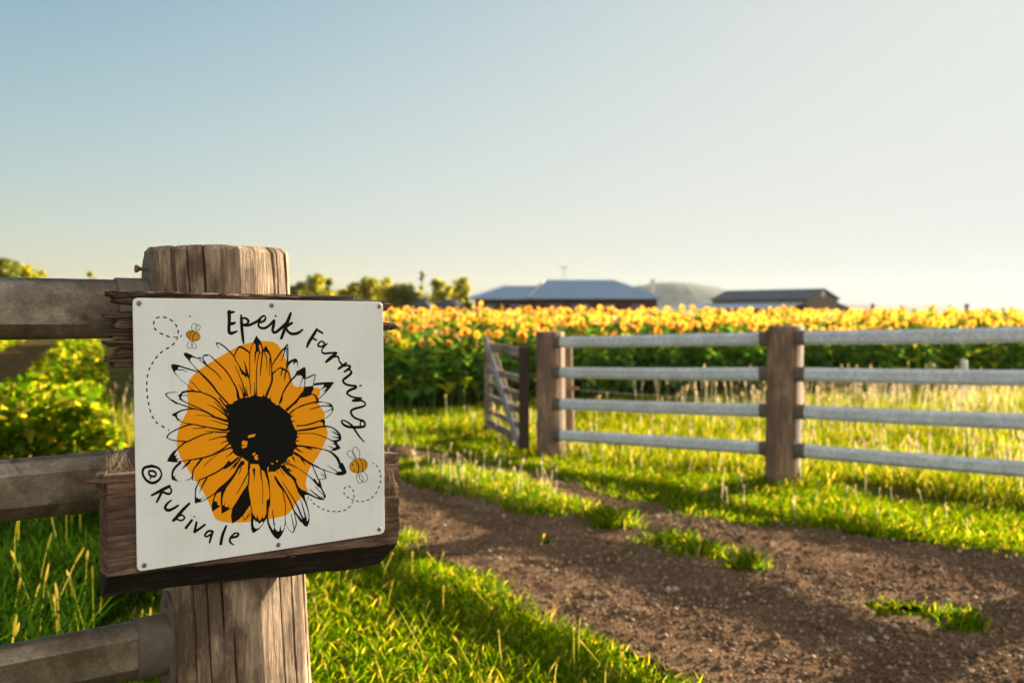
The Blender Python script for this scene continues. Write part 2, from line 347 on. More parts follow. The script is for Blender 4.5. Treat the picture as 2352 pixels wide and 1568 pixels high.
# dirt road outline, from the verge edges, in ground coordinates
def gpoly(px): return [tuple(ground_at(x, y)) for x, y in px]
ROAD = gpoly([(700, 1003), (880, 1001), (1000, 1022), (1100, 1052), (1240, 1092), (1400, 1134), (1600, 1182), (1800, 1210), (2000, 1243), (2200, 1262), (2420, 1275), (2700, 1310)]) \
     + [(4.2, 3.6), (4.2, 1.2), (0.7, 1.2), (0.62, 3.2)] + gpoly([(1550, 1575), (1450, 1525), (1300, 1448), (1150, 1378), (1010, 1300), (930, 1258), (860, 1215), (760, 1175), (600, 1120)])
MIDSTRIP = gpoly([(780, 1020), (900, 1038), (1000, 1052), (1120, 1085), (1220, 1112), (1330, 1152), (1425, 1190), (1395, 1204), (1280, 1200), (1150, 1176), (1020, 1135), (920, 1102), (760, 1075)])
M['road'] = None
def road_mat():
    m, t, o = newmat('dirt_road_gravel')
    b = N(t, 'ShaderNodeBsdfPrincipled', Roughness=1.0); b.inputs['Specular IOR Level'].default_value = 0.0
    tc = N(t, 'ShaderNodeTexCoord')
    n1 = N(t, 'ShaderNodeTexNoise', Scale=2.2, Detail=9.0, Roughness=.7); n2 = N(t, 'ShaderNodeTexNoise', Scale=55.0, Detail=6.0, Roughness=.7); v = N(t, 'ShaderNodeTexVoronoi', Scale=70.0)
    for n in (n1, n2, v): t.links.new(tc.outputs['Object'], n.inputs['Vector'])
    r1 = ramp(t, [(0.3, (0.125, 0.072, 0.041)), (0.5, (0.215, 0.132, 0.077)), (0.7, (0.33, 0.218, 0.132))]); t.links.new(n1.outputs['Fac'], r1.inputs[0])
    r2 = ramp(t, [(0.3, (0.4, 0.38, 0.36)), (0.55, (1.0, 1.0, 1.0)), (0.75, (1.8, 1.75, 1.7))]); t.links.new(n2.outputs['Fac'], r2.inputs[0])
    mx = N(t, 'ShaderNodeMixRGB', blend_type='MULTIPLY'); mx.inputs['Fac'].default_value = 1.0
    t.links.new(r1.outputs[0], mx.inputs['Color1']); t.links.new(r2.outputs[0], mx.inputs['Color2']); t.links.new(mx.outputs[0], b.inputs['Base Color'])
    ad = N(t, 'ShaderNodeMath', operation='ADD'); t.links.new(n2.outputs['Fac'], ad.inputs[0]); t.links.new(v.outputs['Distance'], ad.inputs[1])
    bp = N(t, 'ShaderNodeBump', Strength=1.0, Distance=0.02); t.links.new(ad.outputs[0], bp.inputs['Height']); t.links.new(bp.outputs[0], b.inputs['Normal'])
    t.links.new(b.outputs[0], o.inputs[0]); return m
M['road'] = road_mat()
st = 0.036
rx = np.arange(-3.6, 4.8, st); ry = np.arange(1.2, 12.0, st)
RX, RY = np.meshgrid(rx, ry)
def road_rough(x, y):
    return 0.022 * vn(x * 9, y * 9, 11) + 0.013 * vn(x * 24, y * 24, 12) + 0.008 * vn(x * 3, y * 3, 13)
# two wheel ruts along the track are packed flatter
RZ = gz(RX, RY) + 0.016 + road_rough(RX, RY)
V = np.stack([RX, RY, RZ], -1).reshape(-1, 3)
nx, ny = len(rx), len(ry)
ii = (np.arange(nx - 1)[None, :] + np.arange(ny - 1)[:, None] * nx).ravel()
cc = np.stack([RX[:-1, :-1].ravel() + st / 2, RY[:-1, :-1].ravel() + st / 2], -1)
wob = np.stack([vn(cc[:, 0] * 3, cc[:, 1] * 3, 21), vn(cc[:, 0] * 3, cc[:, 1] * 3, 22)], -1) * .28
keep = inpoly(cc + wob, ROAD)
ii = ii[keep]; F = np.stack([ii, ii + 1, ii + nx + 1, ii + nx], -1)
used = np.unique(F); remap = np.full(len(V), -1); remap[used] = np.arange(len(used))
props(mk('dirt_road', V[used], remap[F], M['road'], smooth=True, origin=(0, 0, 0)), kind='structure')
def rz(x, y): return gz(x, y) + 0.016 + road_rough(x, y)

# loose stones on the road
def scatter_poly(n, poly, lo, hi, seed):
    r = np.random.default_rng(seed); P = r.uniform(lo, hi, (n, 2)); return P[inpoly(P, poly)], r
P, r_ = scatter_poly(170000, ROAD, (-2.5, 2.6), (4.4, 9.5), 31)
P = P[r_.random(len(P)) < np.clip(1.25 - P[:, 1] / 8.5, .08, 1) * .62 + .35 * (vn(P[:, 0] * 1.7, P[:, 1] * 1.7, 5) > .1)]
n = len(P); s = .0028 + .0085 * r_.random(n) ** 3 + .012 * (r_.random(n) > .985)
oct_ = np.array([(1, 0, 0), (0, 1, 0), (-1, 0, 0), (0, -1, 0), (0, 0, .8), (0, 0, -.6)], float)
a = r_.uniform(0, 6.283, n); ca, sa = np.cos(a), np.sin(a)
J = oct_[None] * (1 + .45 * (r_.random((n, 6, 3)) - .5)) * s[:, None, None]
X = J[..., 0] * ca[:, None] * 1.3 - J[..., 1] * sa[:, None]; Y = J[..., 0] * sa[:, None] * 1.3 + J[..., 1] * ca[:, None]
V = np.stack([X + P[:, :1], Y + P[:, 1:], J[..., 2] + (rz(P[:, 0], P[:, 1]) + s * .25)[:, None]], -1).reshape(-1, 3)
f = np.array([(0, 1, 4), (1, 2, 4), (2, 3, 4), (3, 0, 4), (1, 0, 5), (2, 1, 5), (3, 2, 5), (0, 3, 5)])
F = (f[None] + (np.arange(n) * 6)[:, None, None]).reshape(-1, 3)
def stone_mat():
    m, t, o = newmat('road_stone'); b = N(t, 'ShaderNodeBsdfPrincipled', Roughness=.95); b.inputs['Specular IOR Level'].default_value = .05; g = N(t, 'ShaderNodeNewGeometry')
    r = ramp(t, [(0, (0.09, 0.05, 0.028)), (.5, (0.19, 0.118, 0.068)), (.85, (0.28, 0.195, 0.12)), (1, (0.42, 0.33, 0.22))])
    t.links.new(g.outputs['Random Per Island'], r.inputs[0]); t.links.new(r.outputs[0], b.inputs['Base Color']); t.links.new(b.outputs[0], o.inputs[0]); return m
M['stone'] = stone_mat()
props(mk('gravel', V, F, M['stone'], origin=(0, 0, 0)), 'loose pale stones scattered over the brown dirt road', 'gravel', kind='stuff')

# hills far away
M['hill'] = simple('hill_scrub', (0.07, 0.10, 0.075), .95, noise=.45, nscale=.02)
def ridge(name, prof, D, depth, jag=0.0):
    """prof: (layout x, layout y of the crest)"""
    xs = np.linspace(prof[0][0], prof[-1][0], 90); hs = np.interp(xs, [p[0] for p in prof], [p[1] for p in prof])
    k = np.ones(7) / 7; hs = np.convolve(np.pad(hs, 3, mode='edge'), k, 'valid')
    V = []
    for j, s in enumerate(np.linspace(-1, 1, 25)):
        sh = (math.cos(s * math.pi) + 1) / 2
        for x, h in zip(xs, hs):
            top = max(0, (HY - h) / FPX * D + CAMH)
            V.append(((x - CX) / FPX * D * (1 + .0), D + s * depth, -.6 + (top + .6) * sh + jag * top * float(vn(x * .13, s * 6, 9)) * sh))
    n = len(xs); F = [(j * n + i, j * n + i + 1, (j + 1) * n + i + 1, (j + 1) * n + i) for j in range(24) for i in range(n - 1)]
    props(mk(name, np.array(V), F, M['hill'], smooth=True), kind='structure')
ridge('hill', [(1330, 716), (1400, 674), (1450, 658), (1500, 650), (1545, 646), (1600, 651), (1645, 658), (1680, 675), (1715, 694), (1790, 712), (1840, 721)], 2300, 420, .02)
ridge('hill', [(1780, 721), (1860, 700), (1950, 696), (2040, 700), (2120, 699), (2200, 705), (2280, 709), (2360, 711), (2460, 705), (2560, 721)], 2900, 500, .05)
ridge('hill', [(420, 721), (560, 690), (690, 684), (800, 680), (900, 682), (1000, 679), (1100, 690), (1200, 700), (1300, 721)], 3000, 450, .05)

# ------------------------------------------------------------------ the near fence: timber post, three steel rails in brackets
PC = np.array([-0.569, 1.935]); PR = 0.133; LEAN = -0.0567
def post_c(z): return np.array([PC[0] + LEAN * (z - 1.46), PC[1]])
near_fence = root('steel_rail_fence', (post_c(0)[0], post_c(0)[1], 0), 'big round timber post with three galvanised steel rails running off to the left', 'fence')
def timber_post(name, cfun, R, z0, z1, mat, parent, nseg=320, nring=90, ncrack=20, seed=1, facet=None, chamf=.011, crackdepth=.006, sharp=38, fsoft=.25):
    r = np.random.default_rng(seed)
    th = np.linspace(0, 2 * np.pi, nseg, endpoint=False); zs = np.concatenate([np.linspace(z0, z1 - chamf, nring), [z1 - chamf * .45, z1]])
    T, Z = np.meshgrid(th, zs)
    rad = R * (1 + .036 * vn(np.cos(T) * 1.6 + 5, np.sin(T) * 1.6 + Z * .8, seed) + .012 * vn(T * 9, Z * 1.2, seed + 1)) + .0016 * vn(T * 46, Z * 3, seed + 2)
    if facet is not None:
        for fa, fd in facet:
            d = np.cos(T - fa); lim = R * fd / np.maximum(d, .05); rad = np.where(d > .2, np.minimum(rad, lim + fsoft * np.maximum(rad - lim, 0)), rad)
    for i in range(ncrack):
        a = r.uniform(0, 2 * np.pi); w = 2 * np.pi / nseg * r.uniform(.45, .9); dp = crackdepth * r.uniform(.4, 1.3)
        zt = z1 if r.random() < .6 else r.uniform(z0, z1); zl = r.uniform(.15, .8)
        path = a + .02 * vn(Z * 5, Z * 0 + i, seed + 5) * 1.5 + .012 * vn(Z * 17, Z * 0 + i, seed + 6)
        dd = np.abs((T - path + np.pi) % (2 * np.pi) - np.pi)
        env = sstep(0, .08, zl - np.abs(zt - Z)) if r.random() < .9 else 1
        rad = rad - dp * np.exp(-(dd / w) ** 2) * env
    top = np.zeros_like(Z); chv = chamf * (1 + .5 * vn(T * 1.2, T * 0, seed + 7))
    rad[-2] -= chv[-2] * .45; rad[-1] -= chv[-1] * 1.15
    Z = Z.copy(); Z[-3] -= (chv[-3] - chamf) ; Z[-1] += 0.003 * vn(np.cos(T[-1]) * 3, np.sin(T[-1]) * 3, seed + 8); Z[-2] += .005 * vn(T[-2] * 5, T[-2] * 0, seed + 9); rad[-2] += .004 * vn(T[-2] * 7, T[-2] * 0, seed + 10)
    CXs = np.array([cfun(z) for z in zs])
    V = np.stack([CXs[:, 0][:, None] + rad * np.cos(T), CXs[:, 1][:, None] + rad * np.sin(T), Z], -1).reshape(-1, 3)
    n = nseg; F = [(j * n + i, j * n + (i + 1) % n, (j + 1) * n + (i + 1) % n, (j + 1) * n + i) for j in range(len(zs) - 1) for i in range(n)]
    c = cfun(z1); V = np.vstack([V, [[c[0], c[1], z1 + .001]]]); k = len(V) - 1; b = (len(zs) - 1) * n
    F += [(b + i, b + (i + 1) % n, k) for i in range(n)]
    o = mk(name, V, F, mat, parent, smooth=True); o.data.set_sharp_from_angle(angle=math.radians(sharp)); return o
SUNA = math.pi / 2 - SUN_AZ
timber_post('post', post_c, PR, -.25, 1.527, M['post'], near_fence, nseg=560, nring=110, ncrack=40, seed=12, facet=[(-0.62, .93)], crackdepth=.014, chamf=.0095)

def obround(half_h, half_w, n=8, flat=.0):
    """closed profile (across, up) of the oval rail: flat faces, rounded top and bottom"""
    r = half_w; P = []
    for i in range(n + 1):
        a = math.pi * i / n; P.append((r * math.cos(a), half_h - r + r * math.sin(a)))
    for i in range(n + 1):
        a = math.pi + math.pi * i / n; P.append((r * math.cos(a), -half_h + r + r * math.sin(a)))
    return P
def sweep(mb, c0, c1, prof, across, m=0, cap=True, wob=0.0, segs=1):
    c0 = np.array(c0, float); c1 = np.array(c1, float); n = len(prof); P = []
    for s in range(segs + 1):
        c = c0 + (c1 - c0) * s / segs
        for a, u in prof: P.append(c + across * a + ZD * u)
    F = [(s * n + i, s * n + (i + 1) % n, (s + 1) * n + (i + 1) % n, (s + 1) * n + i) for s in range(segs) for i in range(n)]
    if cap: F += [tuple(range(n - 1, -1, -1)), tuple(range(segs * n, segs * n + n))]
    mb.add(P, F, m)
def smooth_angle(o, deg=35):
    me = o.data; me.polygons.foreach_set('use_smooth', np.ones(len(me.polygons), bool)); me.set_sharp_from_angle(angle=math.radians(deg)); return o

def railprof(hh, w, s=1.0):
    R = [(w, -hh * .50), (w, hh * .50), (w * .52, hh * .86), (w * .30, hh * .96), (0, hh), (-w * .30, hh * .96), (-w * .52, hh * .86), (-w, hh * .50)]
    return R + [(-w, -hh * .50), (-w * .52, -hh * .86), (-w * .30, -hh * .96), (0, -hh), (w * .30, -hh * .96), (w * .52, -hh * .86)]
RAILZ = [1.410, 1.101, 0.790]
for i, z in enumerate(RAILZ):
    pc = post_c(z); base = np.array([pc[0], pc[1], z]) - TD * (PR + .004)
    mb = MB(); sweep(mb, base - TD * .03, base - TD * 1.9, railprof(.0535, .026), -ND)
    smooth_angle(mb.build('rail', M['galv'], near_fence), 30)
    mb = MB(); sweep(mb, base, base - TD * .062, railprof(.057, .0295), -ND)
    br = smooth_angle(mb.build('bracket', M['bracket'], near_fence))
    mb = MB()                                       # flange plate standing against the post
    up = .104 if i == 0 else .098
    for dz0 in (0,):
        prof = []
        for k in range(13):
            a = math.pi * k / 12; prof.append((.027 * math.cos(a), up - .046 + .046 * math.sin(a)))
        for k in range(13):
            a = math.pi + math.pi * k / 12; prof.append((.027 * math.cos(a), -up + .046 + .046 * math.sin(a)))
        sweep(mb, base + TD * .006, base - TD * .006, prof, -ND)
    fl = smooth_angle(mb.build('flange', M['bracket'], br))
    for sgn in ((1,) if i == 0 else (1, -1)):       # screws through the flange; the top one only half driven
        mb = MB()
        q = base + ZD * (.074 * sgn) - ND * -.004; d = -TD
        ln = .024 if i == 0 else .006
        mb.tube([q, q + d * ln * .5, q + d * ln * .75, q + d * ln, q + d * (ln + .0025)], [.0026, .0026, .0036, .0072, .0076], 12)
        smooth_angle(mb.build('screw', M['rust'], br))

# ------------------------------------------------------------------ the sign: panel, print, boards, screws
K = 4096 / 2352.0
S0 = np.array([-.625, 1.65, 0.0])
def onsign(ox, oy, off=0.0):
    """point of the sign plane seen at full-size photo coordinate (ox, oy), lifted by off along the plane's normal"""
    d = np.array([(ox / K - CX) / FPX, 1.0, -(oy / K - HY) / FPX]); c = np.array([0, 0, CAMH])
    s = ((S0 - c) @ ND) / (d @ ND); return c + d * s + ND * off
sign_root = root('farm_sign', onsign(1040, 2400) * np.array([1, 1, 1]), 'white square sign with orange sunflower print screwed to rough boards on the near post', 'sign')
def catmull(P, k=7):
    P = np.array(P, float)
    if len(P) == 2: return np.array([P[0] + (P[1] - P[0]) * t for t in np.linspace(0, 1, 3)])
    Q = np.vstack([2 * P[0] - P[1], P, 2 * P[-1] - P[-2]]); out = []
    for i in range(1, len(Q) - 2):
        p0, p1, p2, p3 = Q[i - 1], Q[i], Q[i + 1], Q[i + 2]
        for t in np.arange(0, 1, 1 / k):
            out.append(.5 * ((2 * p1) + (-p0 + p2) * t + (2 * p0 - 5 * p1 + 4 * p2 - p3) * t ** 2 + (-p0 + 3 * p1 - 3 * p2 + p3) * t ** 3))
    out.append(P[-1]); out = np.array(out); out[:, 2:] = np.maximum(out[:, 2:], .3); return out
class Art:
    def __init__(s): s.mb = MB(); s.z = 0
    def lift(s): s.z += 1; return .0003 + s.z * 2.5e-6
    def fill(s, fr, pts, m=0, off=None, closed_smooth=False):
        ox, oy, sc = fr
        P = np.array(pts, float)
        if closed_smooth:
            Q = np.vstack([P[-2:], P, P[:2]]); P = catmull(np.c_[Q, np.ones(len(Q))], 5)[10:-10, :2]
        h = s.lift() if off is None else off
        W3 = [onsign(ox + x / sc, oy + y / sc, h) for x, y in P]
        tri = geometry.tessellate_polygon([[Vector((x, y, 0)) for x, y in P]])
        F = []
        for a, b, c in tri:
            n = np.cross(W3[b] - W3[a], W3[c] - W3[a]); F.append((a, b, c) if n @ ND > 0 else (a, c, b))
        s.mb.add(W3, F, m)
    def stroke(s, fr, pts, m=0):
        ox, oy, sc = fr; Q = catmull(pts); h = s.lift(); L = []; n = len(Q)
        for i in range(n):
            t = Q[min(i + 1, n - 1), :2] - Q[max(i - 1, 0), :2]; t /= np.linalg.norm(t) + 1e-9
            nn = np.array([-t[1], t[0]]); L.append((Q[i, :2] + nn * Q[i, 2] / 2, Q[i, :2] - nn * Q[i, 2] / 2, t, Q[i, 2]))
        P = [onsign(ox + p[0] / sc, oy + p[1] / sc, h) for l in L for p in (l[0], l[1])]
        s.mb.add(P, [(2 * i, 2 * i + 1, 2 * i + 3, 2 * i + 2) for i in range(n - 1)], m)
        for idx, sg in ((0, -1), (n - 1, 1)):           # rounded ends
            a, b, t, w = L[idx]; c = (a + b) / 2; e = (a - b) / 2
            pts2 = [c + e * math.cos(u) + t * sg * w / 2 * math.sin(u) for u in np.linspace(0, math.pi, 7)]
            P = [onsign(ox + p[0] / sc, oy + p[1] / sc, h) for p in pts2]
            s.mb.add(P, [tuple(range(7)) if sg < 0 else tuple(range(6, -1, -1))], m)
    def dash(s, fr, x1, y1, x2, y2, w, m=0):
        s.stroke(fr, [(x1, y1, w * .45), (x1 * .7 + x2 * .3, y1 * .7 + y2 * .3, w), (x1 * .3 + x2 * .7, y1 * .3 + y2 * .7, w), (x2, y2, w * .45)], m)
    def disc(s, fr, cx, cy, rx, ry=None, rot=0, m=0, n=28):
        ry = ry or rx; c, q = math.cos(rot), math.sin(rot)
        s.fill(fr, [(cx + rx * math.cos(a) * c - ry * math.sin(a) * q, cy + rx * math.cos(a) * q + ry * math.sin(a) * c) for a in np.linspace(0, 2 * math.pi, n, endpoint=False)], m)
    def build(s, name, mats, parent): return s.mb.build(name, mats, parent)

# the panel: a 3 mm sheet with rounded corners
TLc, TRc, BRc, BLc = (531.6, 1191.4), (1531.8, 1206.4), (1538.8, 2132.9), (549.3, 2285.0)
def rounded(cs, r, n=6):
    out = []; cs = [np.array(c) for c in cs]
    for i, c in enumerate(cs):
        a, b = cs[i - 1], cs[(i + 1) % 4]; u = (a - c) / np.linalg.norm(a - c); v = (b - c) / np.linalg.norm(b - c)
        for t in np.linspace(0, 1, n): out.append(c + u * r * (1 - t) ** 2 + v * r * t ** 2)
    return out
pl = rounded([TLc, TRc, BRc, BLc], 22)
Vf = [onsign(x, y, 0) for x, y in pl]; Vb = [v - ND * .003 for v in Vf]; n = len(pl)
Vm = [v - ND * .0004 for v in Vf]; cen = onsign(1040, 1700)
Vf = [v + (cen - v) / np.linalg.norm(cen - v) * .0005 for v in Vf]
panel = mk('panel', Vf + Vm + Vb, [tuple(range(n - 1, -1, -1))] + [(i, (i + 1) % n, n + (i + 1) % n, n + i) for i in range(n)] + [(n + i, n + (i + 1) % n, 2 * n + (i + 1) % n, 2 * n + i) for i in range(n)] + [tuple(range(2 * n, 3 * n))], M['panel'], sign_root)
F1, F2, F3, F4, F5, F6, F7 = [(a, b, 5.6) for a, b in ((660, 1330), (1000, 1330), (660, 1590), (1000, 1590), (660, 1850), (1000, 1850), (960, 1920))]
T1, T2, T3, T4, T5, T6 = (880, 1210, 5.6), (1180, 1290, 7.0), (1280, 1490, 5.225), (550, 1830, 4.238), (1180, 1760, 4.6105), (540, 1200, 5.6)
Z1 = (380, 960, 1.8667); O1 = (0, 0, 1.0)
def conv(fr, pts): return [(fr[0] + x / fr[2], fr[1] + y / fr[2]) for x, y in pts]
def pts2(s): return [tuple(float(v) for v in q.split(',')) for q in s.split()]
patch = conv(F1, pts2('515,1568 497,1380 495,1250 520,1140 590,1000 700,880 830,790 950,705 1200,555 1450,405 1700,280 1900,225 2100,195')) \
 + conv(F2, pts2('240,188 400,190 520,205 610,260 690,360 750,480 820,640 860,760 900,940 935,1080 970,1170 1020,1212 1200,1207 1430,1228 1530,1238 1575,1285 1560,1380 1522,1500')) \
 + conv(F4, pts2('1520,115 1600,240 1665,340 1678,400 1655,470 1685,530 1680,590 1710,660 1740,790 1720,900 1640,1090 1540,1280 1400,1480')) \
 + conv(F6, pts2('1400,30 1330,130 1270,290 1248,470 1265,550 1290,610 1280,680 1160,770 1060,860 1000,960 930,1060 860,1135 790,1175 600,1225 400,1260')) \
 + conv(F5, pts2('2240,1288 2000,1312 1800,1330 1500,1340 1300,1325 1180,1285 1110,1220 1060,1090 970,860 850,640 650,340 430,20')) \
 + conv(F3, pts2('350,1350 290,1190 262,1050 265,900 300,730 340,600 400,490 490,310 515,150'))
a = Art(); a.fill(O1, patch, off=.00022); a.build('orange_patch', M['orange'], panel)
fl = Art()
core = conv(F3, pts2('1350,220 1420,345 1378,430 1415,590 1395,650 1440,745 1368,825 1372,920 1415,1000 1475,1075 1515,1170 1548,1262 1650,1320 1705,1320 1870,1440 1925,1480 2090,1490')) \
 + conv(F6, pts2('245,150 300,180 380,220 450,195 555,200 610,150 670,135 705,20')) \
 + conv(F4, pts2('810,1420 850,1340 960,1290 985,1170 1060,1110 1020,990 1040,915 1055,840 1060,770 1000,690 950,575 918,470 915,390 855,340 765,265 640,155 600,170 460,60')) \
 + conv(F2, pts2('430,1475 330,1420 230,1430 150,1410 60,1400')) + conv(F1, pts2('1900,1440 1780,1455 1720,1460 1640,1490 1560,1540')) + conv(F3, pts2('1550,75 1510,135 1385,140'))
fl.fill(O1, core)
FILLS = [
 (F1, '135,720 190,700 300,720 400,755 600,820 745,870 770,900 700,880 560,840 400,790 320,765 285,790 290,825 230,850 212,900 170,840 140,770'),
 (F1, '415,465 430,450 490,450 560,480 650,530 720,560 700,575 620,552 560,570 575,600 540,620 480,570 430,510'),
 (F1, '720,555 770,545 810,560 840,600 790,578 740,570'),
 (F1, '1680,800 1740,850 1800,900 1840,930 1880,1000 1890,1050 1850,1000 1825,970 1818,1022 1790,980 1755,935 1725,950 1705,900'),
 (F1, '2045,65 2075,110 2140,190 2180,290 2200,360 2225,380 2180,400 2150,300 2110,250 2100,300 2110,380 2135,440 2115,500 2090,430 2060,425 2040,470 2025,560 2030,350 2020,260 1995,235 1970,265 1940,350 1912,430 1895,440 1910,370 1960,250 2000,150'),
 (F1, '280,1395 320,1385 390,1310 500,1290 610,1285 700,1320 830,1330 800,1345 600,1325 480,1335 400,1360 375,1400 500,1393 490,1410 370,1415 355,1460 370,1485 400,1485 380,1500 350,1500 315,1480 322,1440'),
 (F3, '148,380 170,360 300,295 400,260 510,240 600,240 720,256 700,268 600,262 480,275 380,300 300,340 255,385 290,405 262,425 300,470 390,490 300,490 280,500 250,470 220,420 170,405'),
 (F3, '45,1410 100,1300 180,1200 280,1130 290,1150 230,1210 200,1270 225,1295 275,1280 240,1330 250,1355 345,1353 265,1385 280,1415 370,1420 340,1440 200,1445 60,1425'),
 (F5, '1045,950 1070,830 1110,700 1230,620 1150,700 1110,790 1100,860 1165,870 1180,950 1250,955 1180,1010 1070,1085 1050,1080'),
 (F5, '1260,1142 1260,1000 1245,900 1250,640 1290,560 1370,570 1310,700 1285,800 1283,960 1320,930 1345,865 1330,960 1360,990 1400,985 1455,930 1420,1000 1440,1025 1505,1000 1500,1012 1430,1045 1340,1100'),
 (F5, '1505,1360 1475,1200 1505,1010 1600,870 1700,700 1800,550 1865,460 1875,600 1890,720 1920,870 1930,1000 1900,955 1850,1030 1750,1170 1650,1270'),
 (F5, '665,908 662,750 672,570 720,470 770,370 800,380 740,480 700,600 690,700 695,790 725,770 740,800 800,805 905,740 800,830 810,855 850,850 760,885'),
 (F5, '140,300 150,380 200,395 275,410 265,375 225,345 215,320 245,295 190,300 180,270'),
 (F5, '1940,1100 1990,1170 2045,1250 2060,1160 2085,1240 2120,1300 2160,1240 2175,1170 2190,1250 2240,1210 2280,1150 2300,1150 2260,1260 2190,1380 2110,1480 2000,1560 1975,1568 1955,1560 1930,1480 1920,1380 1925,1250 1932,1130'),
 (F6, '440,790 365,850 365,1000 370,1120 330,1200 370,1240 410,1100 430,960 455,850'),
 (F7, '600,830 605,930 640,1050 700,1170 760,1260 850,1325 930,1230 990,1100 1015,970 1000,960 985,1060 950,1130 920,1120 905,1000 890,1080 870,1140 840,1145 790,1090 765,1000 755,1100 730,1120 690,1080 650,950 640,870'),
 (F7, '1200,660 1250,760 1310,850 1370,875 1410,850 1440,830 1460,830 1490,890 1510,920 1530,850 1548,880 1535,980 1500,1040 1440,1020 1370,930 1270,790'),
 (F6, '1040,500 1130,590 1290,660 1420,730 1500,770 1580,790 1660,800 1660,835 1560,825 1440,780 1300,710 1230,720 1180,760 1110,640'),
 (F6, '1700,740 1690,775 1665,800 1640,770 1655,720 1600,610 1540,520 1530,450 1555,375 1590,460 1610,560 1660,660'),
 (F6, '1435,335 1480,400 1525,460 1500,470 1420,380'),
 (F6, '2010,0 2070,0 2120,90 2160,190 2160,240 2080,275 1990,283 1900,255 1930,225 1950,205 1990,195 2040,195 2055,180 1960,62 2030,75 2040,50'),
 (F4, '1560,510 1650,480 1685,530 1665,600 1700,625 1620,640 1640,600 1620,550 1550,530'),
 (F4, '1980,760 2040,860 2040,930 2000,975 1945,990 1960,1030 2025,1110 2010,1145 1900,1185 1800,1185 1850,1150 1850,1130 1920,1105 1925,1080 1880,1030 1895,1000 1860,955 1980,930 1985,910 1900,890 1985,870 1985,840 1970,800'),
 (F2, '318,330 345,292 380,330 430,420 465,500 480,620 480,700 470,680 455,560 420,480 360,430 340,420 310,440 300,400 265,410 255,390 310,370'),
 (F2, '830,660 900,620 960,590 1020,575 1060,610 1075,700 1068,790 1055,680 1030,660 1000,680 970,730 968,640 900,690 850,760 820,840'),
 (F2, '1060,855 1140,810 1215,765 1245,800 1250,1020 1225,1090 1215,1030 1190,1030 1160,1090 1110,1215 1100,1210 1160,1050 1175,990 1130,950 1085,960 1075,985 1070,950 1040,935 930,1060 910,1050 1000,960 1050,890'),
 (F2, '1215,1205 1300,1205 1410,1185 1420,1210 1415,1280 1370,1360 1400,1380 1330,1410 1240,1440 1130,1455 1100,1450 1160,1360 1200,1270'),
 (F2, '1415,1145 1500,1120 1700,1105 1890,1103 1800,1230 1700,1340 1530,1500 1510,1495 1600,1410 1705,1300 1625,1330 1720,1235 1700,1225 1650,1240 1560,1285 1650,1200 1650,1160 1410,1185'),
]
for fr, s in FILLS: fl.fill(fr, pts2(s))
